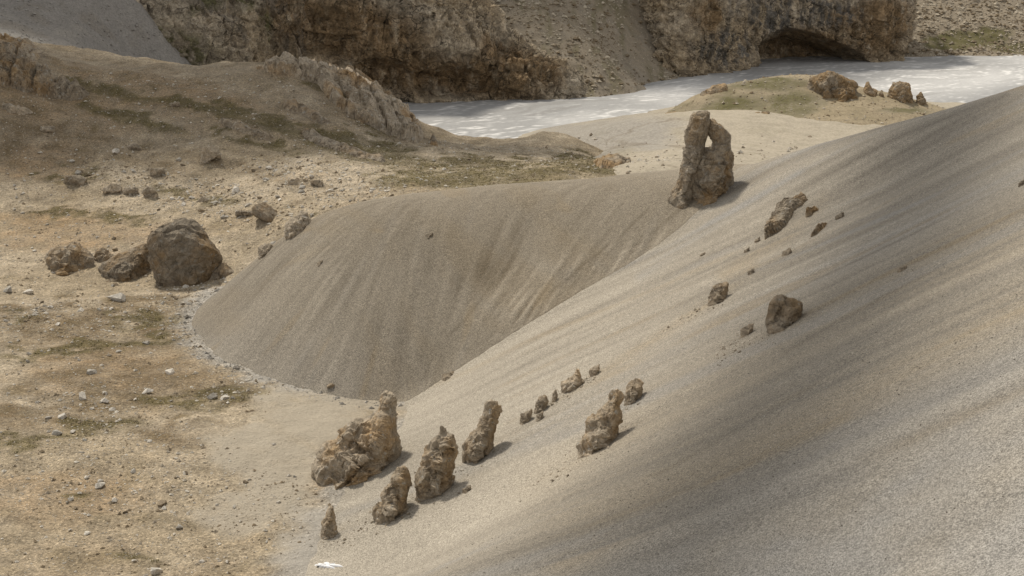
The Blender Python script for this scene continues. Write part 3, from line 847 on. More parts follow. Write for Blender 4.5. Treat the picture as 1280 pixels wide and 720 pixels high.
    V, T = largest_piece(V, T)
    org = np.array([b[0], Yb, V[:, 2].min()])
    o = mesh_obj(name, V - org, T, mat, smooth=False)
    o.location = org
    return tag(o, label, cat, group)

def hull_rock(name, pts, mat, label, base, cat='boulder', group=None, surfs=None, seed=0, rough=1.0, cuts=4, sink=0.15):
    """boulder from corner points (photo px, photo py, metres in front of or behind the base point)"""
    b = hit(*base, surfs)
    bm = bmesh.new()
    for px, py, dy in pts:
        bm.verts.new(P(px, py, b[1] + dy))
    r = bmesh.ops.convex_hull(bm, input=bm.verts)
    bmesh.ops.delete(bm, geom=list({g for g in r['geom_interior'] + r['geom_unused'] if isinstance(g, bmesh.types.BMVert)}), context='VERTS')
    bmesh.ops.recalc_face_normals(bm, faces=bm.faces)
    size = max((v.co - bm.verts[:][0].co).length for v in bm.verts[:])
    target = size / 38.0
    for _ in range(6):
        long = [e for e in bm.edges if e.calc_length() > target * 1.6]
        if not long or len(bm.verts) > 6000: break
        bmesh.ops.subdivide_edges(bm, edges=long, cuts=1)
        bmesh.ops.triangulate(bm, faces=[f for f in bm.faces if len(f.verts) > 3])
    bmesh.ops.smooth_vert(bm, verts=bm.verts, factor=0.12, use_axis_x=True, use_axis_y=True, use_axis_z=True)
    bm.normal_update(); bm.verts.index_update()
    V = np.array([v.co for v in bm.verts]); Nn = np.array([v.normal for v in bm.verts])
    T = np.array([[v.index for v in f.verts] for f in bm.faces])
    bm.free()
    rng = np.random.default_rng(seed)
    o3 = rng.random(3) * 50
    disp = 0.13 * facet(V, size * 0.3, rng, 1.0, 12) + 0.022 * size * fbm3(V + o3, 0.3 * size, 5, 0.6) + 0.034 * size * (fbm3(V + o3, 0.26 * size, 5, 0.6, 7.0, True) - 0.7)
    V = V + Nn * (np.clip(disp, -0.1 * size, 0.07 * size) * rough)[:, None]
    org = np.array([b[0], b[1], V[:, 2].min()])
    o = mesh_obj(name, V - org, T, mat, smooth=False)
    o.location = org
    o.location.z -= sink
    return tag(o, label, cat, group)

# --- the natural arch
arch_base = hit(862, 246)
arch = bpy.data.objects.new('rock_arch', None)
COL.objects.link(arch)
arch.location = arch_base
tag(arch, 'tall brown natural rock arch with a small window, standing on the scree saddle', 'rock arch')
for nm, ol, ysh, sd_ in (
    ('pillar', [(838,260),(836,248),(841,238),(848,226),(851,212),(855,200),(853,192),(857,182),(858,165),(863,152),(868,142),(875,138),(886,138.5),(889,143),(888,156),(884,168),(880,180),(878,196),(874,216),(868,236),(862,256),(850,264)], -0.25, 1),
    ('leaning_slab', [(885,148),(893,151),(901,157),(910,167),(914,178),(915,190),(917,205),(918,222),(908,230),(890,242),(868,256),(852,258),(858,228),(864,206),(868,188),(889,184.5),(892,179),(888,171),(884,163)], 0.12, 5)):
    o = outcrop(nm, ol, (862,246), M['arch'], 'x', thick=0.9, rough=0.42, res=0.8, lean=0.06, seed=sd_, ysh=ysh)
    for kk in ('label', 'category'): del o[kk]
    o.parent = arch
    o.location = o.location - arch.location

# --- crags standing out of the scree slope
outcrop('rock_outcrop', [(388,600),(391,583),(405,563),(417,555),(420,545),(432,540),(447,533),(455,531),(465,524),(472,516),(472,506),(478,502),(485,505),(488,511),(491,522),(497,535),(499,552),(490,570),(474,585),(455,595),(430,600),(408,603)],
    (440,594), M['rock'], 'largest brown crag at the scree foot, a long hump topped by a knob', 'rock', 'crags on the scree slope', rough=0.55, seed=2, lean=0.3)
outcrop('rock_pinnacle', [(400,676),(401,656),(407,646),(410,638),(414,638),(418,648),(421,660),(422,676)], (411,671), M['rock'],
    'little cone-shaped standing stone where the scree meets the ochre valley ground', 'rock', 'crags on the scree slope', rough=0.45, seed=3)
outcrop('rock_outcrop', [(466,662),(468,640),(476,632),(480,615),(486,608),(490,598),(503,591),(508,597),(511,608),(507,624),(499,636),(489,652),(475,664)], (484,648), M['rock'],
    'narrow leaning crag with a double tip, just downhill of the stout knobbly crag', 'rock', 'crags on the scree slope', rough=0.55, seed=4)
outcrop('rock_outcrop', [(515,633),(519,605),(527,590),(531,570),(538,560),(545,553),(550,543),(556,549),(566,554),(571,566),(565,580),(565,600),(556,615),(541,628),(526,636)], (540,620), M['rock'],
    'stout knobbly crag with a peaked top between two narrower crags', 'rock', 'crags on the scree slope', rough=0.6, seed=5)
outcrop('rock_pinnacle', [(582,588),(579,562),(585,546),(596,540),(603,525),(607,513),(613,507),(622,509),(625,520),(622,532),(616,548),(612,563),(600,577)], (598,572), M['rock'],
    'finger-like rock pinnacle tilting uphill, its foot swollen, uphill of the stout knobbly crag', 'rock', 'crags on the scree slope', rough=0.5, seed=6)
outcrop('rock_outcrop', [(725,577),(724,560),(731,545),(737,527),(746,523),(757,512),(764,500),(773,496),(779,503),(775,513),(777,532),(772,548),(762,558),(747,568),(735,576)], (748,560), M['rock'],
    'grey-brown bottle-shaped crag with a narrow neck, alone on smooth scree', 'rock', 'crags on the scree slope', rough=0.5, seed=7)
outcrop('rock_outcrop', [(780,508),(783,485),(790,479),(800,477),(805,483),(801,496),(791,509)], (791,502), M['rock'],
    'small ochre block right above the neck of the bottle-shaped crag', 'rock', 'crags on the scree slope', rough=0.55, seed=8)
outcrop('rock_outcrop', [(701,493),(703,480),(712,475),(719,470),(721,463),(725,466),(727,475),(732,476),(724,486),(712,492)], (714,487), M['rock'],
    'small crag with a thin horn, uphill of the broken rock fragments', 'rock', 'crags on the scree slope', rough=0.5, seed=9)
outcrop('rock_outcrop', [(736,475),(738,463),(750,457),(748,466),(742,473)], (742,470), M['rock'],
    'small dark wedge at the head of an ochre streak, above the horned crag', 'rock', 'crags on the scree slope', rough=0.5, seed=10, res=0.8)
for k, (ol, bs, lb) in enumerate([
    ([(649,533),(651,520),(657,518),(665,513),(664,523),(657,531)], (656,529), 'lowest of the broken rock fragments below the horned crag'),
    ([(668,520),(669,508),(673,500),(681,497),(686,503),(680,510),(675,520)], (675,515), 'tallest of the broken rock fragments below the horned crag'),
    ([(669,530),(671,520),(680,515),(678,524)], (673,526), 'low fragment tucked under the tallest broken rock fragment'),
    ([(690,505),(691,493),(694,489),(698,494),(694,504)], (694,502), 'thin fragment closest to the horned crag')]):
    outcrop('rock_fragment', ol, bs, M['rock'], lb, 'rock', 'broken rock fragments on the scree', rough=0.5, seed=20 + k, res=0.8)
outcrop('rock_outcrop', [(883,386),(888,367),(893,360),(901,357),(911,356),(911,365),(903,376),(890,385)], (894,379), M['dark'],
    'rounded dark knob at the lower end of an ochre streak on the scree', 'rock', 'crags on the scree slope', rough=0.45, seed=30)
outcrop('rock_outcrop', [(957,425),(960,400),(963,388),(972,376),(980,373),(992,377),(1006,381),(1002,394),(988,408),(970,420)], (975,410), M['dark'],
    'dark pointed boulder half buried in smooth scree, upslope of the bottle-shaped crag', 'rock', 'crags on the scree slope', rough=0.4, seed=31)
outcrop('rock_outcrop', [(925,424),(927,413),(936,408),(944,405),(940,414),(931,422)], (931,420), M['dark'],
    'low brown rib of rock just downslope of the dark pointed boulder', 'rock', 'crags on the scree slope', rough=0.4, seed=32, res=0.8)
for k, (x, y, w_, h_, lb) in enumerate([
    (984, 316, 7, 6, 'dark knob on the thin rocky rib below the large ragged outcrop'),
    (1050, 271, 6, 5, 'topmost piece of the thin rocky rib on the upper scree'),
    (939, 341, 5, 4, 'small dark stone part way along the ochre streak'),
    (947, 301, 4, 4, 'tiny dark stone trailing below the large ragged outcrop'),
    (934, 314, 4, 4, 'tiny dark stone lying below the trail of the large ragged outcrop'),
    (878, 319, 4, 3, 'isolated tiny dark stone on scree below the arch'),
    (583, 613, 6, 5, 'small half-buried brown stone downslope of the rock finger'),
    (1128, 337, 6, 4, 'flat dark stone on grey scree far upslope of the pointed boulder'),
    (399, 330, 4, 4, 'small dark stone alone on the scree ridge flank'),
    (536, 295, 5, 3, 'dark flat chip below the crest of the scree ridge'),
    (560, 470, 9, 4, 'low dark rib in the gully between ridge and slope'),
    (1278, 230, 5, 5, 'dark stone high on the upper scree beyond the ochre streaks')]):
    outcrop('rock_stub', [(x - w_, y + h_ * 0.9), (x - w_ * 0.7, y - h_ * 0.1), (x - w_ * 0.1, y - h_ * 0.45), (x + w_ * 0.5, y - h_ * 0.95), (x + w_ * 0.95, y - h_), (x + w_ * 0.6, y + 0.1 * h_), (x, y + h_ * 0.9)],
        (x, y + h_ * 0.4), M['dark'], lb, 'rock', 'small rocks on the scree', rough=0.5, seed=40 + k, res=0.7)

# --- boulders by the scree foot
hull_rock('boulder', [(187,292,0.3),(188,330,-0.4),(200,277,1.6),(219,271,2.0),(238,272,2.4),(247,284,1.6),(278,316,0.4),(258,352,-0.9),(240,360,-1.9),(196,357,-1.5),
    (223,289,-0.9),(262,307,-0.9),(208,318,-1.7),(200,290,3.5),(250,295,4),(266,345,3.5),(200,350,3.2),(230,280,4),(240,362,2.5)],
    M['big'], 'very large dark brown boulder with a slanting grey top, at the foot of the scree', (232,350), seed=3, rough=0.8, sink=0.3)
outcrop('boulder', [(120,336),(133,326),(150,321),(165,316),(176,312),(182,323),(191,344),(184,351),(165,348),(148,343),(128,342)], (160,342), M['dark'],
    'low wedge-shaped dark boulder leaning beside the very large boulder', 'boulder', 'boulders by the scree foot', rough=0.4, seed=52, thick=1.3, lean=0.5)
outcrop('boulder', [(54,324),(60,315),(72,312),(80,307),(92,308),(100,316),(113,326),(114,339),(95,340),(80,336),(66,336)], (84,333), M['dark'],
    'broken hump of dark rock furthest from the very large boulder', 'boulder', 'boulders by the scree foot', rough=0.55, seed=53, thick=1.2, lean=0.5)
outcrop('boulder', [(114,330),(116,316),(124,312),(133,316),(141,322),(138,330)], (127,326), M['dark'],
    'small dark rock behind the low wedge-shaped boulder', 'boulder', 'boulders by the scree foot', rough=0.5, seed=54, res=0.8, lean=0.5)
outcrop('boulder', [(254,350),(261,337),(270,331),(280,333),(291,341),(288,350),(268,353)], (270,347), M['dark'],
    'rounded grey boulder wedged between the very large boulder and the scree ridge', 'boulder', 'boulders by the scree foot', rough=0.4, seed=55, lean=0.4)
hull_rock('slab_boulder', [(315,253,-0.6),(319,250,-0.2),(328,246,1.4),(339,251,1.6),(348,259,1.6),(351,266,1.0),(349,276,-0.3),(343,277,-0.8),(332,270,-1.0),(315,260,-0.9),(333,262,-0.9),(330,264,2.0),(350,276,1.4),(318,264,1.0)],
    M['dark'], 'tilted dark slab of rock with a flat top, above the scree ridge shoulder', (338,273), seed=6, rough=0.5, sink=0.55)
outcrop('boulder', [(355,294),(357,283),(363,275),(373,268),(382,269),(388,279),(386,288),(372,298),(362,299)], (370,291), M['pale'],
    'pale whitish boulder at the edge of the scree ridge, below the tilted slab', 'boulder', rough=0.5, seed=57, lean=0.4)
outcrop('boulder', [(322,324),(323,312),(330,306),(338,308),(340,316),(335,323)], (330,319), M['pale'],
    'small pale boulder at the left edge of the scree ridge, downhill of the whitish one', 'boulder', rough=0.5, seed=58, res=0.8)
for k, (x, y, w_, h_, lb) in enumerate([
    (306, 266, 12, 5, 'flat grey rock lying beside the tilted dark slab'),
    (264, 192, 14, 13, 'weathered rock rib on the slope above the boulder field'),
    (197, 214, 10, 8, 'pale broken rock on the slope beyond the row of stones'),
    (94, 224, 15, 8, 'first pale boulder of the row crossing the hillside foot'),
    (140, 234, 13, 7, 'low pale boulder in the middle of the row of stones'),
    (163, 238, 10, 6, 'small pale boulder in the row of stones, between two bigger ones'),
    (187, 239, 10, 8, 'rounded grey boulder at the end of the row of stones'),
    (168, 182, 9, 5, 'grey block alone on the brown hillside'),
    (252, 248, 8, 5, 'ochre brown block below the row of stones'),
    (395, 228, 9, 5, 'pale stone on the gravelly slope over the scree ridge'),
    (367, 226, 8, 5, 'pale flat stone on the slope over the tilted slab'),
    (60, 160, 10, 4, 'low dark stone on the brown hillside below the ledge'),
    (218, 129, 7, 4, 'small dark stone on the upper brown hillside')]):
    rs = np.random.default_rng(70 + k)
    mm = hit(x, y + h_ * 0.7)[1] / FPX
    pts_ = []
    for _ in range(15):
        u = rs.normal(size=3); u /= np.abs(u).max() * 0.55 + 0.45 * np.linalg.norm(u)
        pts_.append((x + w_ * u[0], y - h_ * (u[2] + 0.35 * u[0] * (rs.random() - 0.5)) + 1, 0.8 * w_ * mm * u[1]))
    hull_rock('hillside_boulder', pts_, M['pale' if k % 3 else 'ledge'], lb, (x, y + h_ * 0.7), 'boulder', 'boulders on the hillside', seed=70 + k, rough=1.1, sink=0.25 * h_ * mm)

# --- rock ledges breaking through the hill
def hits_on(surf, px, py, y0, y1, dy=0.25):
    """where the sight lines through many photo points meet one surface"""
    d = np.stack([(px - 640) / FPX, CA + (360 - py) / FPX * SA, -SA + (360 - py) / FPX * CA], -1)
    out = CAM + d * (y1 / d[:, 1])[:, None]
    done = np.zeros(len(px), bool)
    for Y in np.arange(y0, y1, dy):
        p = CAM + d * (Y / d[:, 1])[:, None]
        h = surf.at(p[:, 0], p[:, 1])
        n = (p[:, 2] < h) & ~done
        out[n] = p[n]; done |= n
        if done.all(): break
    return out

def ledge(name, ol, mat, label, height, seed, surf=None, cat='rock ledge', group='rock ledges on the hill', up=(0.05, -0.42, 0.9), y0=120, qs=0.42):
    surf = surf or S1
    rng = np.random.default_rng(seed)
    L = np.array(ol, float)
    dense = []
    for a, c in zip(L, np.roll(L, -1, 0)):
        k = max(1, int(np.linalg.norm(c - a) / 1.0))
        dense += [a + (c - a) * t / k for t in range(k)]
    dense = np.array(dense)
    dense += 2.0 * np.stack([perlin2(dense[:, 0] / 9 + seed, dense[:, 1] / 9), perlin2(dense[:, 0] / 9, dense[:, 1] / 9 + seed)], -1)
    n = len(dense)
    lo, hi = dense.min(0), dense.max(0)
    gx, gy = np.meshgrid(np.arange(lo[0], hi[0], 0.9), np.arange(lo[1], hi[1], 0.55))
    g = np.stack([gx.ravel(), gy.ravel()], 1) + rng.normal(size=(gx.size, 2)) * 0.12
    def bd(q):
        return np.concatenate([np.linalg.norm(q[i:i + 500, None] - dense[None], axis=-1).min(1) for i in range(0, len(q), 500)])
    g = g[bd(g) > 0.7]
    cdt = delaunay_2d_cdt([Vector(p) for p in np.concatenate([dense, g])], [(i, (i + 1) % n) for i in range(n)], [], 1, 1e-5)
    v2 = np.array([tuple(p) for p in cdt[0]]); T = np.array([f for f in cdt[2] if len(f) == 3])
    d = bd(v2)
    V = hits_on(surf, v2[:, 0], v2[:, 1], y0, 262)
    prof = sstep(0, min(5.0, 0.75 * d.max()), d)
    q = V * np.array([1, qs, 1]) + seed * 3.3
    st = (q @ np.array([0.30, 0.45, 0.85]) + 0.7 * fbm3(q, 4, 3)) / 1.5; st = st - np.floor(st)
    jt = (q @ np.array([0.85, 0.4, -0.1]) + 0.9 * fbm3(q, 3.5, 3, 0.5, 8.0)) / 2.4; jt = jt - np.floor(jt)
    h = 0.55 + 0.5 * fbm3(q, 6, 4, 0.55) + 0.30 * (fbm3(q, 2.6, 4, 0.6, 3.0, True) - 0.5) + 0.35 * (sstep(0, .8, st) - st) - 0.35 * np.exp(-((jt - .5) / .1) ** 2)
    V = V + (np.array(up) * (height * np.clip(h, -0.3, 1.6) * prof - 0.25 * (1 - prof))[:, None])
    org = np.array([V[:, 0].mean(), V[:, 1].min(), V[:, 2].min()])
    fnz = np.cross(V[T[:, 1]] - V[T[:, 0]], V[T[:, 2]] - V[T[:, 0]])[:, 2].sum()
    if fnz < 0: T = T[:, ::-1]
    V, T = largest_piece(V, T)
    o = mesh_obj(name, V - org, T, mat)
    o.location = org
    return tag(o, label, cat, group)

for k, (ol, bs, mt, lb, rf, th) in enumerate([
    ([(-30,50),(0,46),(30,51),(55,64),(62,72),(40,80),(0,76),(-30,80)], (40,76), 'ledge', 'brown rock ledge on the skyline of the left hill', 0.5, 1.5),
    ([(-30,60),(0,60),(22,64),(45,80),(62,90),(80,102),(100,112),(116,120),(95,128),(60,124),(30,116),(0,108),(-30,104)], (60,119), 'ledge', 'long craggy brown ledge sloping down the left hill', 0.55, 2.2),
    ([(318,86),(345,76),(380,74),(405,81),(430,87),(450,92),(470,104),(490,119),(510,137),(525,155),(533,174),(518,182),(500,174),(478,168),(458,158),(438,148),(422,136),(406,122),(396,106),(368,98),(338,93)], (470,158), 'ledge', 'big craggy outcrop ending the grassy hill above the riverbed', 0.5, 1.9),
    ([(536,183),(538,172),(543,168),(549,176),(548,185)], (543,181), 'far', 'small dark block below the big craggy outcrop by the riverbed', 0.5, 1.0),
    ([(262,146),(280,148),(310,156),(335,166),(350,174),(335,178),(305,170),(280,160)], (310,168), 'ledge', 'pale flat ledge in the turf of the brown hill', 0.5, 0.8),
    ([(372,164),(390,160),(410,172),(430,178),(452,186),(482,198),(488,205),(460,202),(430,194),(400,184),(380,176)], (430,190), 'ledge', 'broken rock ledge in green turf under the big craggy outcrop', 0.55, 0.9),
    ([(350,130),(368,126),(385,136),(405,146),(418,154),(402,158),(378,148),(358,140)], (384,148), 'ledge', 'stony ledge high on the hill beside the big craggy outcrop', 0.5, 0.9),
    ([(0,128),(20,132),(50,140),(30,146),(0,140)], (25,143), 'ledge', 'thin brown ledge below the long craggy ledge', 0.5, 0.8),
    ([(738,202),(752,195),(770,193),(788,197),(794,204),(780,212),(750,212)], (770,208), 'far', 'low brown outcrop at the end of the green shoulder', 0.5, 1.0),
    ]):
    ledge('rock_ledge', ol, M[mt], lb, th, 90 + k)

for ol, lb, ht, sd_ in (
    ([(953,300),(958,286),(966,272),(970,261),(980,253),(992,249),(1001,241),(1009,243),(1013,251),(1005,258),(994,266),(992,274),(982,284),(970,294),(960,301)], 'large ragged dark outcrop high on the scree slope, below the skyline of the scree', 0.85, 33),
    ([(1003,275),(1010,264),(1020,257),(1027,260),(1024,266),(1014,272)], 'small brown outcrop beside the large ragged dark outcrop', 0.8, 34),
    ([(1005,302),(1016,292),(1022,284),(1032,278),(1038,277),(1034,285),(1024,293),(1012,301)], 'longest piece of the thin rocky rib below the large ragged outcrop', 0.7, 35)):
    ledge('rock_outcrop', ol, M['rock'], lb, ht, sd_, S2, 'rock', 'crags on the scree slope', (-0.35, -0.25, 0.9), 60, 0.8)

# --- rocks of the knoll
for k, (nm, ol, bs, lb, ysh) in enumerate([
    ('rock_crag', [(1010,114),(1014,100),(1026,93),(1039,91),(1055,99),(1070,105),(1075,114),(1062,122),(1044,123),(1028,120)], (1040,116), 'ragged crag on the top of the grassy knoll', 0),
    ('rock_pinnacle', [(1078,122),(1082,107),(1087,102.5),(1091,111),(1097,114),(1098,122)], (1088,118), 'thin pinnacle next to the crag on the knoll', 0),
    ('rock_stub', [(1098,125),(1100,117),(1104,115),(1108,123)], (1103,121), 'tiny rock tooth between pinnacle and square block on the knoll', 0),
    ('rock_block', [(1111,127),(1112,112),(1118,105),(1131,103),(1139,107),(1141,120),(1144,132),(1130,132)], (1126,124), 'square brown block of rock at the low end of the knoll', 0),
    ('rock_pinnacle', [(1146,134),(1147,121),(1153,115),(1157,124),(1163,134)], (1153,130), 'small sharp spire past the square block on the knoll', 0),
    ('rock_ledge', [(827,149),(832,142),(845,140),(852,145),(846,150)], (840,147), 'dark rock lip at the tapered end of the knoll', 0),
    ('rock_ledge', [(912,152),(925,147),(945,143),(962,141),(958,150),(940,156),(920,158)], (936,153), 'brown broken ledge on the near flank of the knoll', 0),
    ('rock_ledge', [(876,118),(890,109),(908,106),(914,109),(898,116),(884,121)], (894,114), 'pale flat ledge on the shoulder of the knoll', 0)]):
    outcrop(nm, ol, bs, M['far'], lb, 'rock', 'rocks of the knoll', surfs=[S4], rough=0.5, seed=120 + k, res=0.7, lean=0.2, thick=1.0)

# ------------------------------------------------------------------ loose stones
def stone_mesh(seed, mat, flat=0.65):
    rng = random.Random(seed)
    bm = bmesh.new()
    for _ in range(15):
        v = Vector((rng.gauss(0, 1), rng.gauss(0, 1), rng.gauss(0, 1))).normalized()
        bm.verts.new((v.x * rng.uniform(0.75, 1.1), v.y * rng.uniform(0.55, 0.9), v.z * flat * rng.uniform(0.7, 1)))
    r = bmesh.ops.convex_hull(bm, input=bm.verts)
    bmesh.ops.delete(bm, geom=list({g for g in r['geom_interior'] + r['geom_unused'] if isinstance(g, bmesh.types.BMVert)}), context='VERTS')
    bmesh.ops.recalc_face_normals(bm, faces=bm.faces)
    me = bpy.data.meshes.new('stone'); bm.to_mesh(me); bm.free()
    me.materials.append(mat)
    return me
PALE = [stone_mesh(i, M['stone']) for i in range(8)]
BROWN = [stone_mesh(i + 20, M['brown']) for i in range(5)]
rs = random.Random(4)

def put_stone(x, y, z, r, me, name, label, group):
    o = bpy.data.objects.new(name, me)
    COL.objects.link(o)
    o.location = (x, y, z + r * 0.22)
    o.rotation_euler = (rs.uniform(-.25, .25), rs.uniform(-.25, .25), rs.uniform(0, 6.28))
    o.scale = (r, r * rs.uniform(0.8, 1.1), r * rs.uniform(0.7, 1.1))
    return tag(o, label, 'stone', group)

named = [  # photo x, y, half width in photo pixels, pale?, label
    (70, 543, 9, 1, 'rounded pale stone at the edge of the dark green turf patch'),
    (92, 541, 6, 1, 'smaller pale stone inside the dark green turf patch'),
    (131, 503, 9, 1, 'pair-forming pale stone with a rough top above the turf patch'),
    (104, 498, 10, 1, 'broad pale stone beside the rough-topped one above the turf patch'),
    (141, 513, 6, 1, 'bright small stone below the rough-topped pale stone'),
    (214, 467, 9, 1, 'flat pale stone alone on the dark soil'),
    (115, 467, 9, 1, 'flat greyish stone alone on the dark soil, further from the scree'),
    (148, 376, 15, 1, 'wide whitish slab stone in the rubble below the boulders'),
    (296, 460, 7, 1, 'pale stone at the bend of the gravel strip under the ridge'),
    (413, 484, 7, 0, 'brown stone on the sand at the foot of the scree ridge'),
    (202, 631, 10, 0, 'dark brown rounded stone alone on bare ochre ground'),
    (124, 609, 10, 1, 'low pale stone on the ochre ground above the brown stone'),
    (143, 627, 8, 1, 'thin slab stone uphill of the dark brown rounded stone'),
    (109, 667, 6, 1, 'small pale stone on the ochre ground, downhill of the low pale stone'),
    (195, 716, 12, 1, 'pale stone by the small turf tuft'),
    (343, 556, 4, 1, 'small stone on the smooth washed sand'),
    (184, 492, 9, 1, 'grey flat stone near the edge of the dark soil'),
    (265, 498, 9, 1, 'pale slab on the stony bar next to the washed sand'),
    (280, 499, 8, 1, 'pale stone touching the slab on the stony bar'),
    (10, 364, 9, 1, 'flat whitish stone by the left ochre bank'),
    (35, 367, 8, 1, 'greyish stone beside the flat whitish stone'),
    (183, 430, 6, 1, 'white stone lying in the long green streak'),
    (233, 593, 6, 0, 'brown flat stone on the stony ground beside the washed sand'),
    (166, 590, 6, 1, 'pale stone with a sharp edge on the stony ground'),
    (88, 625, 6, 1, 'white stone beside the small green tuft'),
    (78, 522, 8, 1, 'greyish stone in the cluster above the turf patch'),
    (145, 191, 8, 1, 'bright white slab on the brown hillside'),
    (295, 240, 8, 1, 'white flat stone on the gravelly hillside above the tilted slab'),
    (225, 660, 7, 1, 'pale chip stone on the ochre ground below the brown stone')]
for x, y, w_, pale, lb in named:
    p = hit(x, y)
    put_stone(p[0], p[1], p[2], w_ * p[1] * 1.04 / FPX, rs.choice(PALE if pale else BROWN), 'stone', lb, 'stones on the valley floor')

def dens(px, py):
    return float(pix_blobs(np.array([px]), np.array([py]), [(240, 400, 70, 30, 20), (100, 400, 110, 22), (300, 490, 60, 22), (110, 510, 80, 30), (270, 250, 180, 22, 12), (400, 232, 90, 24, 12), (230, 360, 40, 10), (150, 600, 120, 60), (330, 630, 70, 50), (180, 690, 140, 20)])[0])
cnt = 0
while cnt < 265:
    y = rs.uniform(60, 195); x = rs.uniform(-70, 0)
    z = float(top_z(np.array([x]), np.array([y]), NEAR)[()] if False else top_z(np.array([x]), np.array([y]), NEAR)[0])
    if z > float(S1.at(x, y)) + 0.01: continue
    px, py = project(np.array([x, y, z]))
    if not (-5 < px < 560 and 190 < py < 722): continue
    if rs.random() > 0.12 + 0.85 * dens(px, py): continue
    if 310 < px < 470 and 490 < py < 600 and rs.random() > 0.12: continue
    r = y / FPX * rs.choice((2.4, 2.8, 3.2, 3.8, 4.6, 5.5)) * rs.uniform(0.8, 1.1)
    far = y > 140
    br_ = rs.random() < 0.22
    put_stone(x, y, z, r, rs.choice(BROWN if br_ else PALE), 'stone',
        ('brown stone scattered on the gravelly hillside' if br_ else 'pale stone scattered on the gravelly hillside') if far else
        ('small brown stone strewn over the ochre valley floor' if br_ else 'small pale stone strewn over the ochre valley floor'),
        ('brown' if br_ else 'pale') + (' stones strewn on the hillside' if far else ' stones strewn on the valley floor'))
    cnt += 1

# --- gravel too small to count: many little stones as one mesh per place
def gravel(name, n, surf, others, box, size, mats, label_pts=None, seed=0, keep=None, flat=0.6, xy=None):
    rng = np.random.default_rng(seed)
    x = rng.uniform(box[0], box[1], n); y = rng.uniform(box[2], box[3], n)
    if xy is not None: x, y = xy; n = len(x)
    z = surf.at(x, y)
    ok = z > top_z(x, y, others) - 1e-6
    px, py = project(np.stack([x, y, z], -1))
    ok &= (px > -20) & (px < 1300) & (py > -60) & (py < 735)
    if keep is not None: ok &= rng.random(n) < keep(px, py, x, y)
    x, y, z = x[ok], y[ok], z[ok]
    n = len(x)
    if n == 0: return
    base = np.array([(1,0,0),(.3,.9,0),(-.8,.6,0),(-.8,-.6,0),(.3,-.9,0),(.1,.1,1),(0,0,-1)], float)
    tri = np.array([(0,1,5),(1,2,5),(2,3,5),(3,4,5),(4,0,5),(1,0,6),(2,1,6),(3,2,6),(4,3,6),(0,4,6)])
    r = size * (0.55 + 0.5 * rng.pareto(2.4, n).clip(0, 3.5)) * (y / 100.0) ** 0.5
    a = rng.uniform(0, 6.28, n); ca, sa = np.cos(a), np.sin(a)
    v = base[None] * rng.uniform(0.65, 1.3, (n, 7, 3))
    v[..., 2] *= flat; v[..., 1] *= 0.75
    X = v[..., 0] * ca[:, None] - v[..., 1] * sa[:, None]; Yv = v[..., 0] * sa[:, None] + v[..., 1] * ca[:, None]
    V = np.stack([X * r[:, None] + x[:, None], Yv * r[:, None] + y[:, None], v[..., 2] * r[:, None] + z[:, None] + 0.15 * r[:, None]], -1).reshape(-1, 3)
    T = (tri[None] + 7 * np.arange(n)[:, None, None]).reshape(-1, 3)
    t = NT(name + '_material')
    cols = t.voro(0.9 / size * 0.12, out='Color'); sp = t.n('ShaderNodeSeparateColor'); t.put(sp.inputs[0], cols)
    c = t.mix(t.ramp(sp.outputs[0], 0.3, 0.7), mats[0], mats[1])
    c = t.gain(c, t.ramp(t.noise(2.0, 4, 0.7), 0.3, 0.7, 0.7, 1.2))
    o = mesh_obj(name, V, T, t.done(c), smooth=False)
    o['kind'] = 'stuff'
    o['label'] = label_pts
    o['category'] = 'gravel'
    return o
def dk(px, py, x, y):
    d = pix_blobs(px, py, [(240, 400, 70, 30, 20), (100, 400, 120, 25), (300, 490, 60, 22), (110, 510, 90, 35), (270, 250, 200, 26, 12), (420, 232, 110, 26, 12), (230, 360, 50, 12), (150, 600, 150, 70), (330, 640, 80, 60), (180, 690, 160, 30)])
    w = pix_blobs(px, py, [(400, 522, 90, 36, 15), (350, 560, 60, 42), (465, 500, 60, 14)])
    return np.clip(0.22 + 0.8 * d, 0, 1) * (1 - w)
gravel('valley_gravel', 85000, S1, [S2, S3, S5], (-80, 10, 55, 205), 0.095, ((0.58, 0.53, 0.45), (0.25, 0.195, 0.13)), 'fine pale gravel strewn over the valley floor and hillside', 1, dk)
gravel('ridge_foot_gravel', 9000, S1, [S2, S3], (-40, 0, 98, 136), 0.105, ((0.46, 0.43, 0.385), (0.28, 0.26, 0.23)), 'grey gravel strip along the foot of the scree ridge', 2,
    lambda px, py, x, y: np.clip(sstep(-2.5, -0.2, S3.at(x, y)), 0, 1))
gravel('saddle_gravel', 8000, S5, [S1, S2, S3, S4], (0, 110, 150, 300), 0.17, ((0.55, 0.50, 0.42), (0.28, 0.23, 0.17)), 'scattered stones on the pale sand saddle behind the arch', 3,
    lambda px, py, x, y: 0.7 * sstep(160, 210, py))
gravel('knoll_gravel', 3500, S4, [S5], (16, 95, 208, 262), 0.12, ((0.5, 0.44, 0.35), (0.25, 0.19, 0.12)), 'scattered stones on the grassy knoll', 4)
gravel('debris_rubble', 9000, C2, [C2], (-30, 75, 345, 430), 0.24, ((0.46, 0.40, 0.31), (0.22, 0.17, 0.11)), 'rubble strewn down the far debris slope', 5, lambda px, py, x, y: 0.35 + 0.6 * (np.abs(px - 800) > 22))
gravel('far_rubble', 9000, C4, [C4], (110, 230, 450, 520), 0.24, ((0.46, 0.40, 0.31), (0.22, 0.17, 0.11)), 'rubble strewn over the far slope beside the cave cliff', 6,
    lambda px, py, x, y: 1 - 0.8 * pix_blobs(px, py, [(1215, 48, 50, 11, -6), (1180, 55, 28, 8)]))
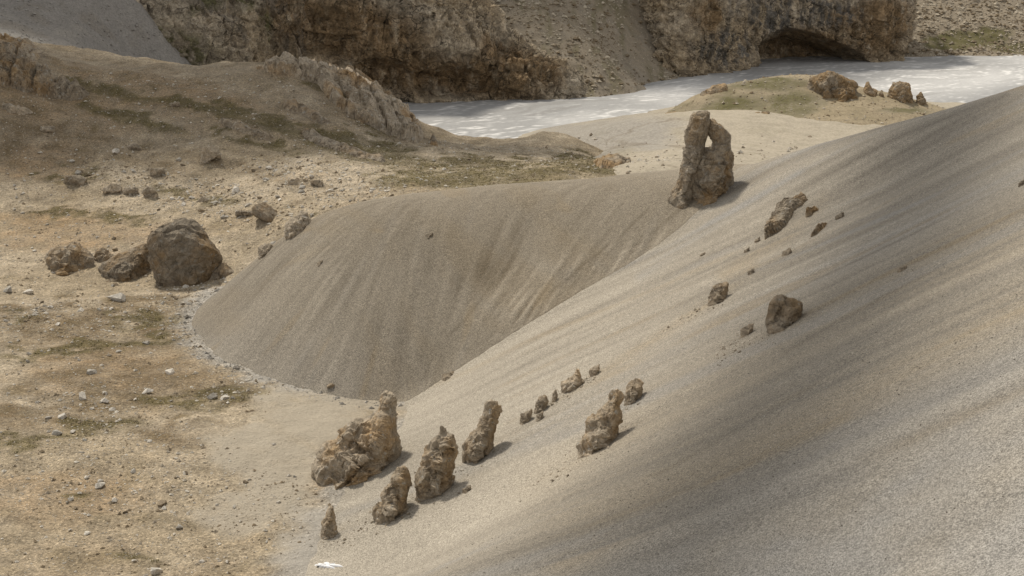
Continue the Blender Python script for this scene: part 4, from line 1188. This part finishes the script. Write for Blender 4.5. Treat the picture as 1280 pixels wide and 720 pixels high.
gravel('scree_chips', 42000, S2, [S3, S1], (-12, 24, 33, 80), 0.030, ((0.50, 0.465, 0.41), (0.17, 0.15, 0.12)), 'coarse chips of gravel on the near scree slope', 7, lambda px, py, x, y: sstep(80, 40, y))

# --- turf tufts, uncountable
def tufts(name, n, surf, Zs, mask, seed, size, box):
    rng = np.random.default_rng(seed)
    x = rng.uniform(box[0], box[1], n); y = rng.uniform(box[2], box[3], n)
    g = surf.at(x, y, mask)
    z = surf.at(x, y)
    ok = (rng.random(n) < g * 1.2 - 0.3) & (z > top_z(x, y, [S2, S3]))
    x, y, z = x[ok], y[ok], z[ok]; n = len(x)
    ks = 7
    a = rng.uniform(0, 6.28, (n, ks)); L = size * rng.uniform(0.5, 1.4, (n, ks)); sp = rng.uniform(0.3, 1.1, (n, ks))
    bx = x[:, None] + rng.normal(size=(n, ks)) * size * 0.6; by = y[:, None] + rng.normal(size=(n, ks)) * size * 0.6
    w = 0.22 * size
    A = np.stack([bx - w * np.sin(a), by + w * np.cos(a), z[:, None] - 0.03 + 0 * a], -1)
    B = np.stack([bx + w * np.sin(a), by - w * np.cos(a), z[:, None] - 0.03 + 0 * a], -1)
    C = np.stack([bx + L * sp * np.cos(a), by + L * sp * np.sin(a), z[:, None] + L * 0.8], -1)
    V = np.stack([A, B, C], 2).reshape(-1, 3)
    T = np.arange(len(V)).reshape(-1, 3)
    t = NT(name + '_blades')
    c = t.mix(t.ramp(t.noise(0.35, 4), 0.35, 0.65), (0.105, 0.098, 0.040), (0.185, 0.150, 0.065))
    o = mesh_obj(name, V, T, t.done(c))
    o['kind'] = 'stuff'; o['label'] = 'short olive green alpine turf in patches over the ground'; o['category'] = 'grass'
tufts('turf', 60000, S1, S1.Z, turf, 3, 0.13, (-90, 20, 60, 215))

# --- last snow
rng = np.random.default_rng(9)
def snow_patch(cx, cy, w_, h_, label):
    b = hit(cx, cy)
    ang = np.linspace(0, 2 * np.pi, 40, endpoint=False)
    rad = 0.72 + 0.75 * np.array([perlin2(np.float32(2.6 * math.cos(t) + cx), np.float32(2.6 * math.sin(t))) for t in ang])
    ring = [hit(cx + w_ * r * math.cos(t), cy + h_ * r * math.sin(t)) for t, r in zip(ang, rad)]
    V = [b + np.array([0, 0, 0.10])]
    for f, hz in ((0.5, 0.10), (0.85, 0.07), (1.0, -0.04)):
        for p in ring:
            q = b + (p - b) * f
            V.append(np.array([q[0], q[1], float(top_z(q[:1], q[1:2], NEAR)[0]) + hz]))
    n = len(ring)
    T = [(0, 1 + i, 1 + (i + 1) % n) for i in range(n)]
    for l in range(2):
        for i in range(n):
            a0, a1 = 1 + l * n + i, 1 + l * n + (i + 1) % n
            T += [(a0, a0 + n, a1), (a1, a0 + n, a1 + n)]
    o = mesh_obj('snow_patch', np.array(V) - b, T, M['snow'], smooth=True)
    o.location = b
    tag(o, label, 'snow', 'last snow at the scree foot')
snow_patch(408, 708, 19, 5, 'small bright white snow patch where scree meets valley ground')

# ------------------------------------------------------------------ clouds drifting over the valley: they throw the soft shade
def cloud(gx, gy, gz, ax, ay, rot, alt, label, seed):
    """a cumulus whose shade falls on the ground about (gx, gy); alt is its height over the valley"""
    rng = np.random.default_rng(seed)
    c = np.array([gx, gy, gz]) + SUN_DIR * ((alt - gz) / SUN_DIR[2])
    nu, nv = 96, 48
    th, ph = np.meshgrid(np.linspace(0, 2 * np.pi, nu, endpoint=False), np.linspace(0.03, np.pi - 0.03, nv))
    D = np.stack([np.cos(th) * np.sin(ph), np.sin(th) * np.sin(ph), np.cos(ph)], -1)
    o3 = rng.random(3) * 40
    rr = 1 + 0.34 * fbm3(D * 1.6 + o3, 1.0, 3, 0.5) + 0.22 * (0.5 - np.abs(fbm3(D * 3.2 + o3, 1.0, 3, 0.5)))
    V = D * rr[..., None]
    V[..., 2] = np.where(V[..., 2] < 0, V[..., 2] * 0.3, V[..., 2])
    V = V * np.array([ax, ay, 0.55 * ay])
    cr, sr = math.cos(rot), math.sin(rot)
    V = np.stack([V[..., 0] * cr - V[..., 1] * sr, V[..., 0] * sr + V[..., 1] * cr, V[..., 2]], -1).reshape(-1, 3)
    i = np.arange(nu * nv).reshape(nv, nu)
    j = np.roll(i, -1, 1)
    F = np.stack([i[:-1], i[1:], j[1:], j[:-1]], -1).reshape(-1, 4)
    o = mesh_obj('cloud', V, F, M['cloud'], smooth=True)
    o.location = c
    return tag(o, label, 'cloud', 'fair weather clouds')
M['cloud'] = mat_flat('cloud', (0.85, 0.86, 0.88), 1.0)
cloud(27, 88, 14, 60, 8.8, math.atan2(75, 42), 130, 'long narrow cumulus cloud over the scree slope', 1)
cloud(-50, 197, 10, 55, 20, 0.1, 140, 'flat white cumulus cloud over the grassy hill', 2)
cloud(30, 420, 15, 60, 30, 0.3, 230, 'wide white cumulus cloud over the back cliffs', 3)
cloud(300, 620, 10, 90, 50, 0.5, 330, 'rounded white cumulus cloud beyond the cave cliff', 4)
cloud(-95, 300, 15, 40, 24, 0.2, 200, 'small white cumulus cloud over the grey scree', 6)
cloud(-320, 420, 10, 110, 60, 0.2, 340, 'broad white cumulus cloud beyond the grey scree', 5)
gravel('grey_rubble', 5000, C5, [S1], (-140, -60, 255, 335), 0.13, ((0.34, 0.32, 0.29), (0.22, 0.20, 0.175)), 'coarse rubble on the far grey scree', 8)
rg = np.random.default_rng(12)
fx, fy = [], []
for bx, by, wpx in BASES:
    k = int(20 + 1.6 * wpx); w_m = wpx * by / FPX
    t_ = rg.random(k) ** 1.6
    fx.append(bx + rg.normal(size=k) * 0.45 * w_m - t_ * 1.8 * w_m); fy.append(by - 0.3 + rg.normal(size=k) * (0.25 + 0.35 * w_m))
gravel('crag_fragments', 0, S2, [S3, S1], (0, 1, 0, 1), 0.075, ((0.40, 0.34, 0.26), (0.20, 0.165, 0.12)), 'broken fragments lying below the crags on the scree', 13, xy=(np.concatenate(fx), np.concatenate(fy)))
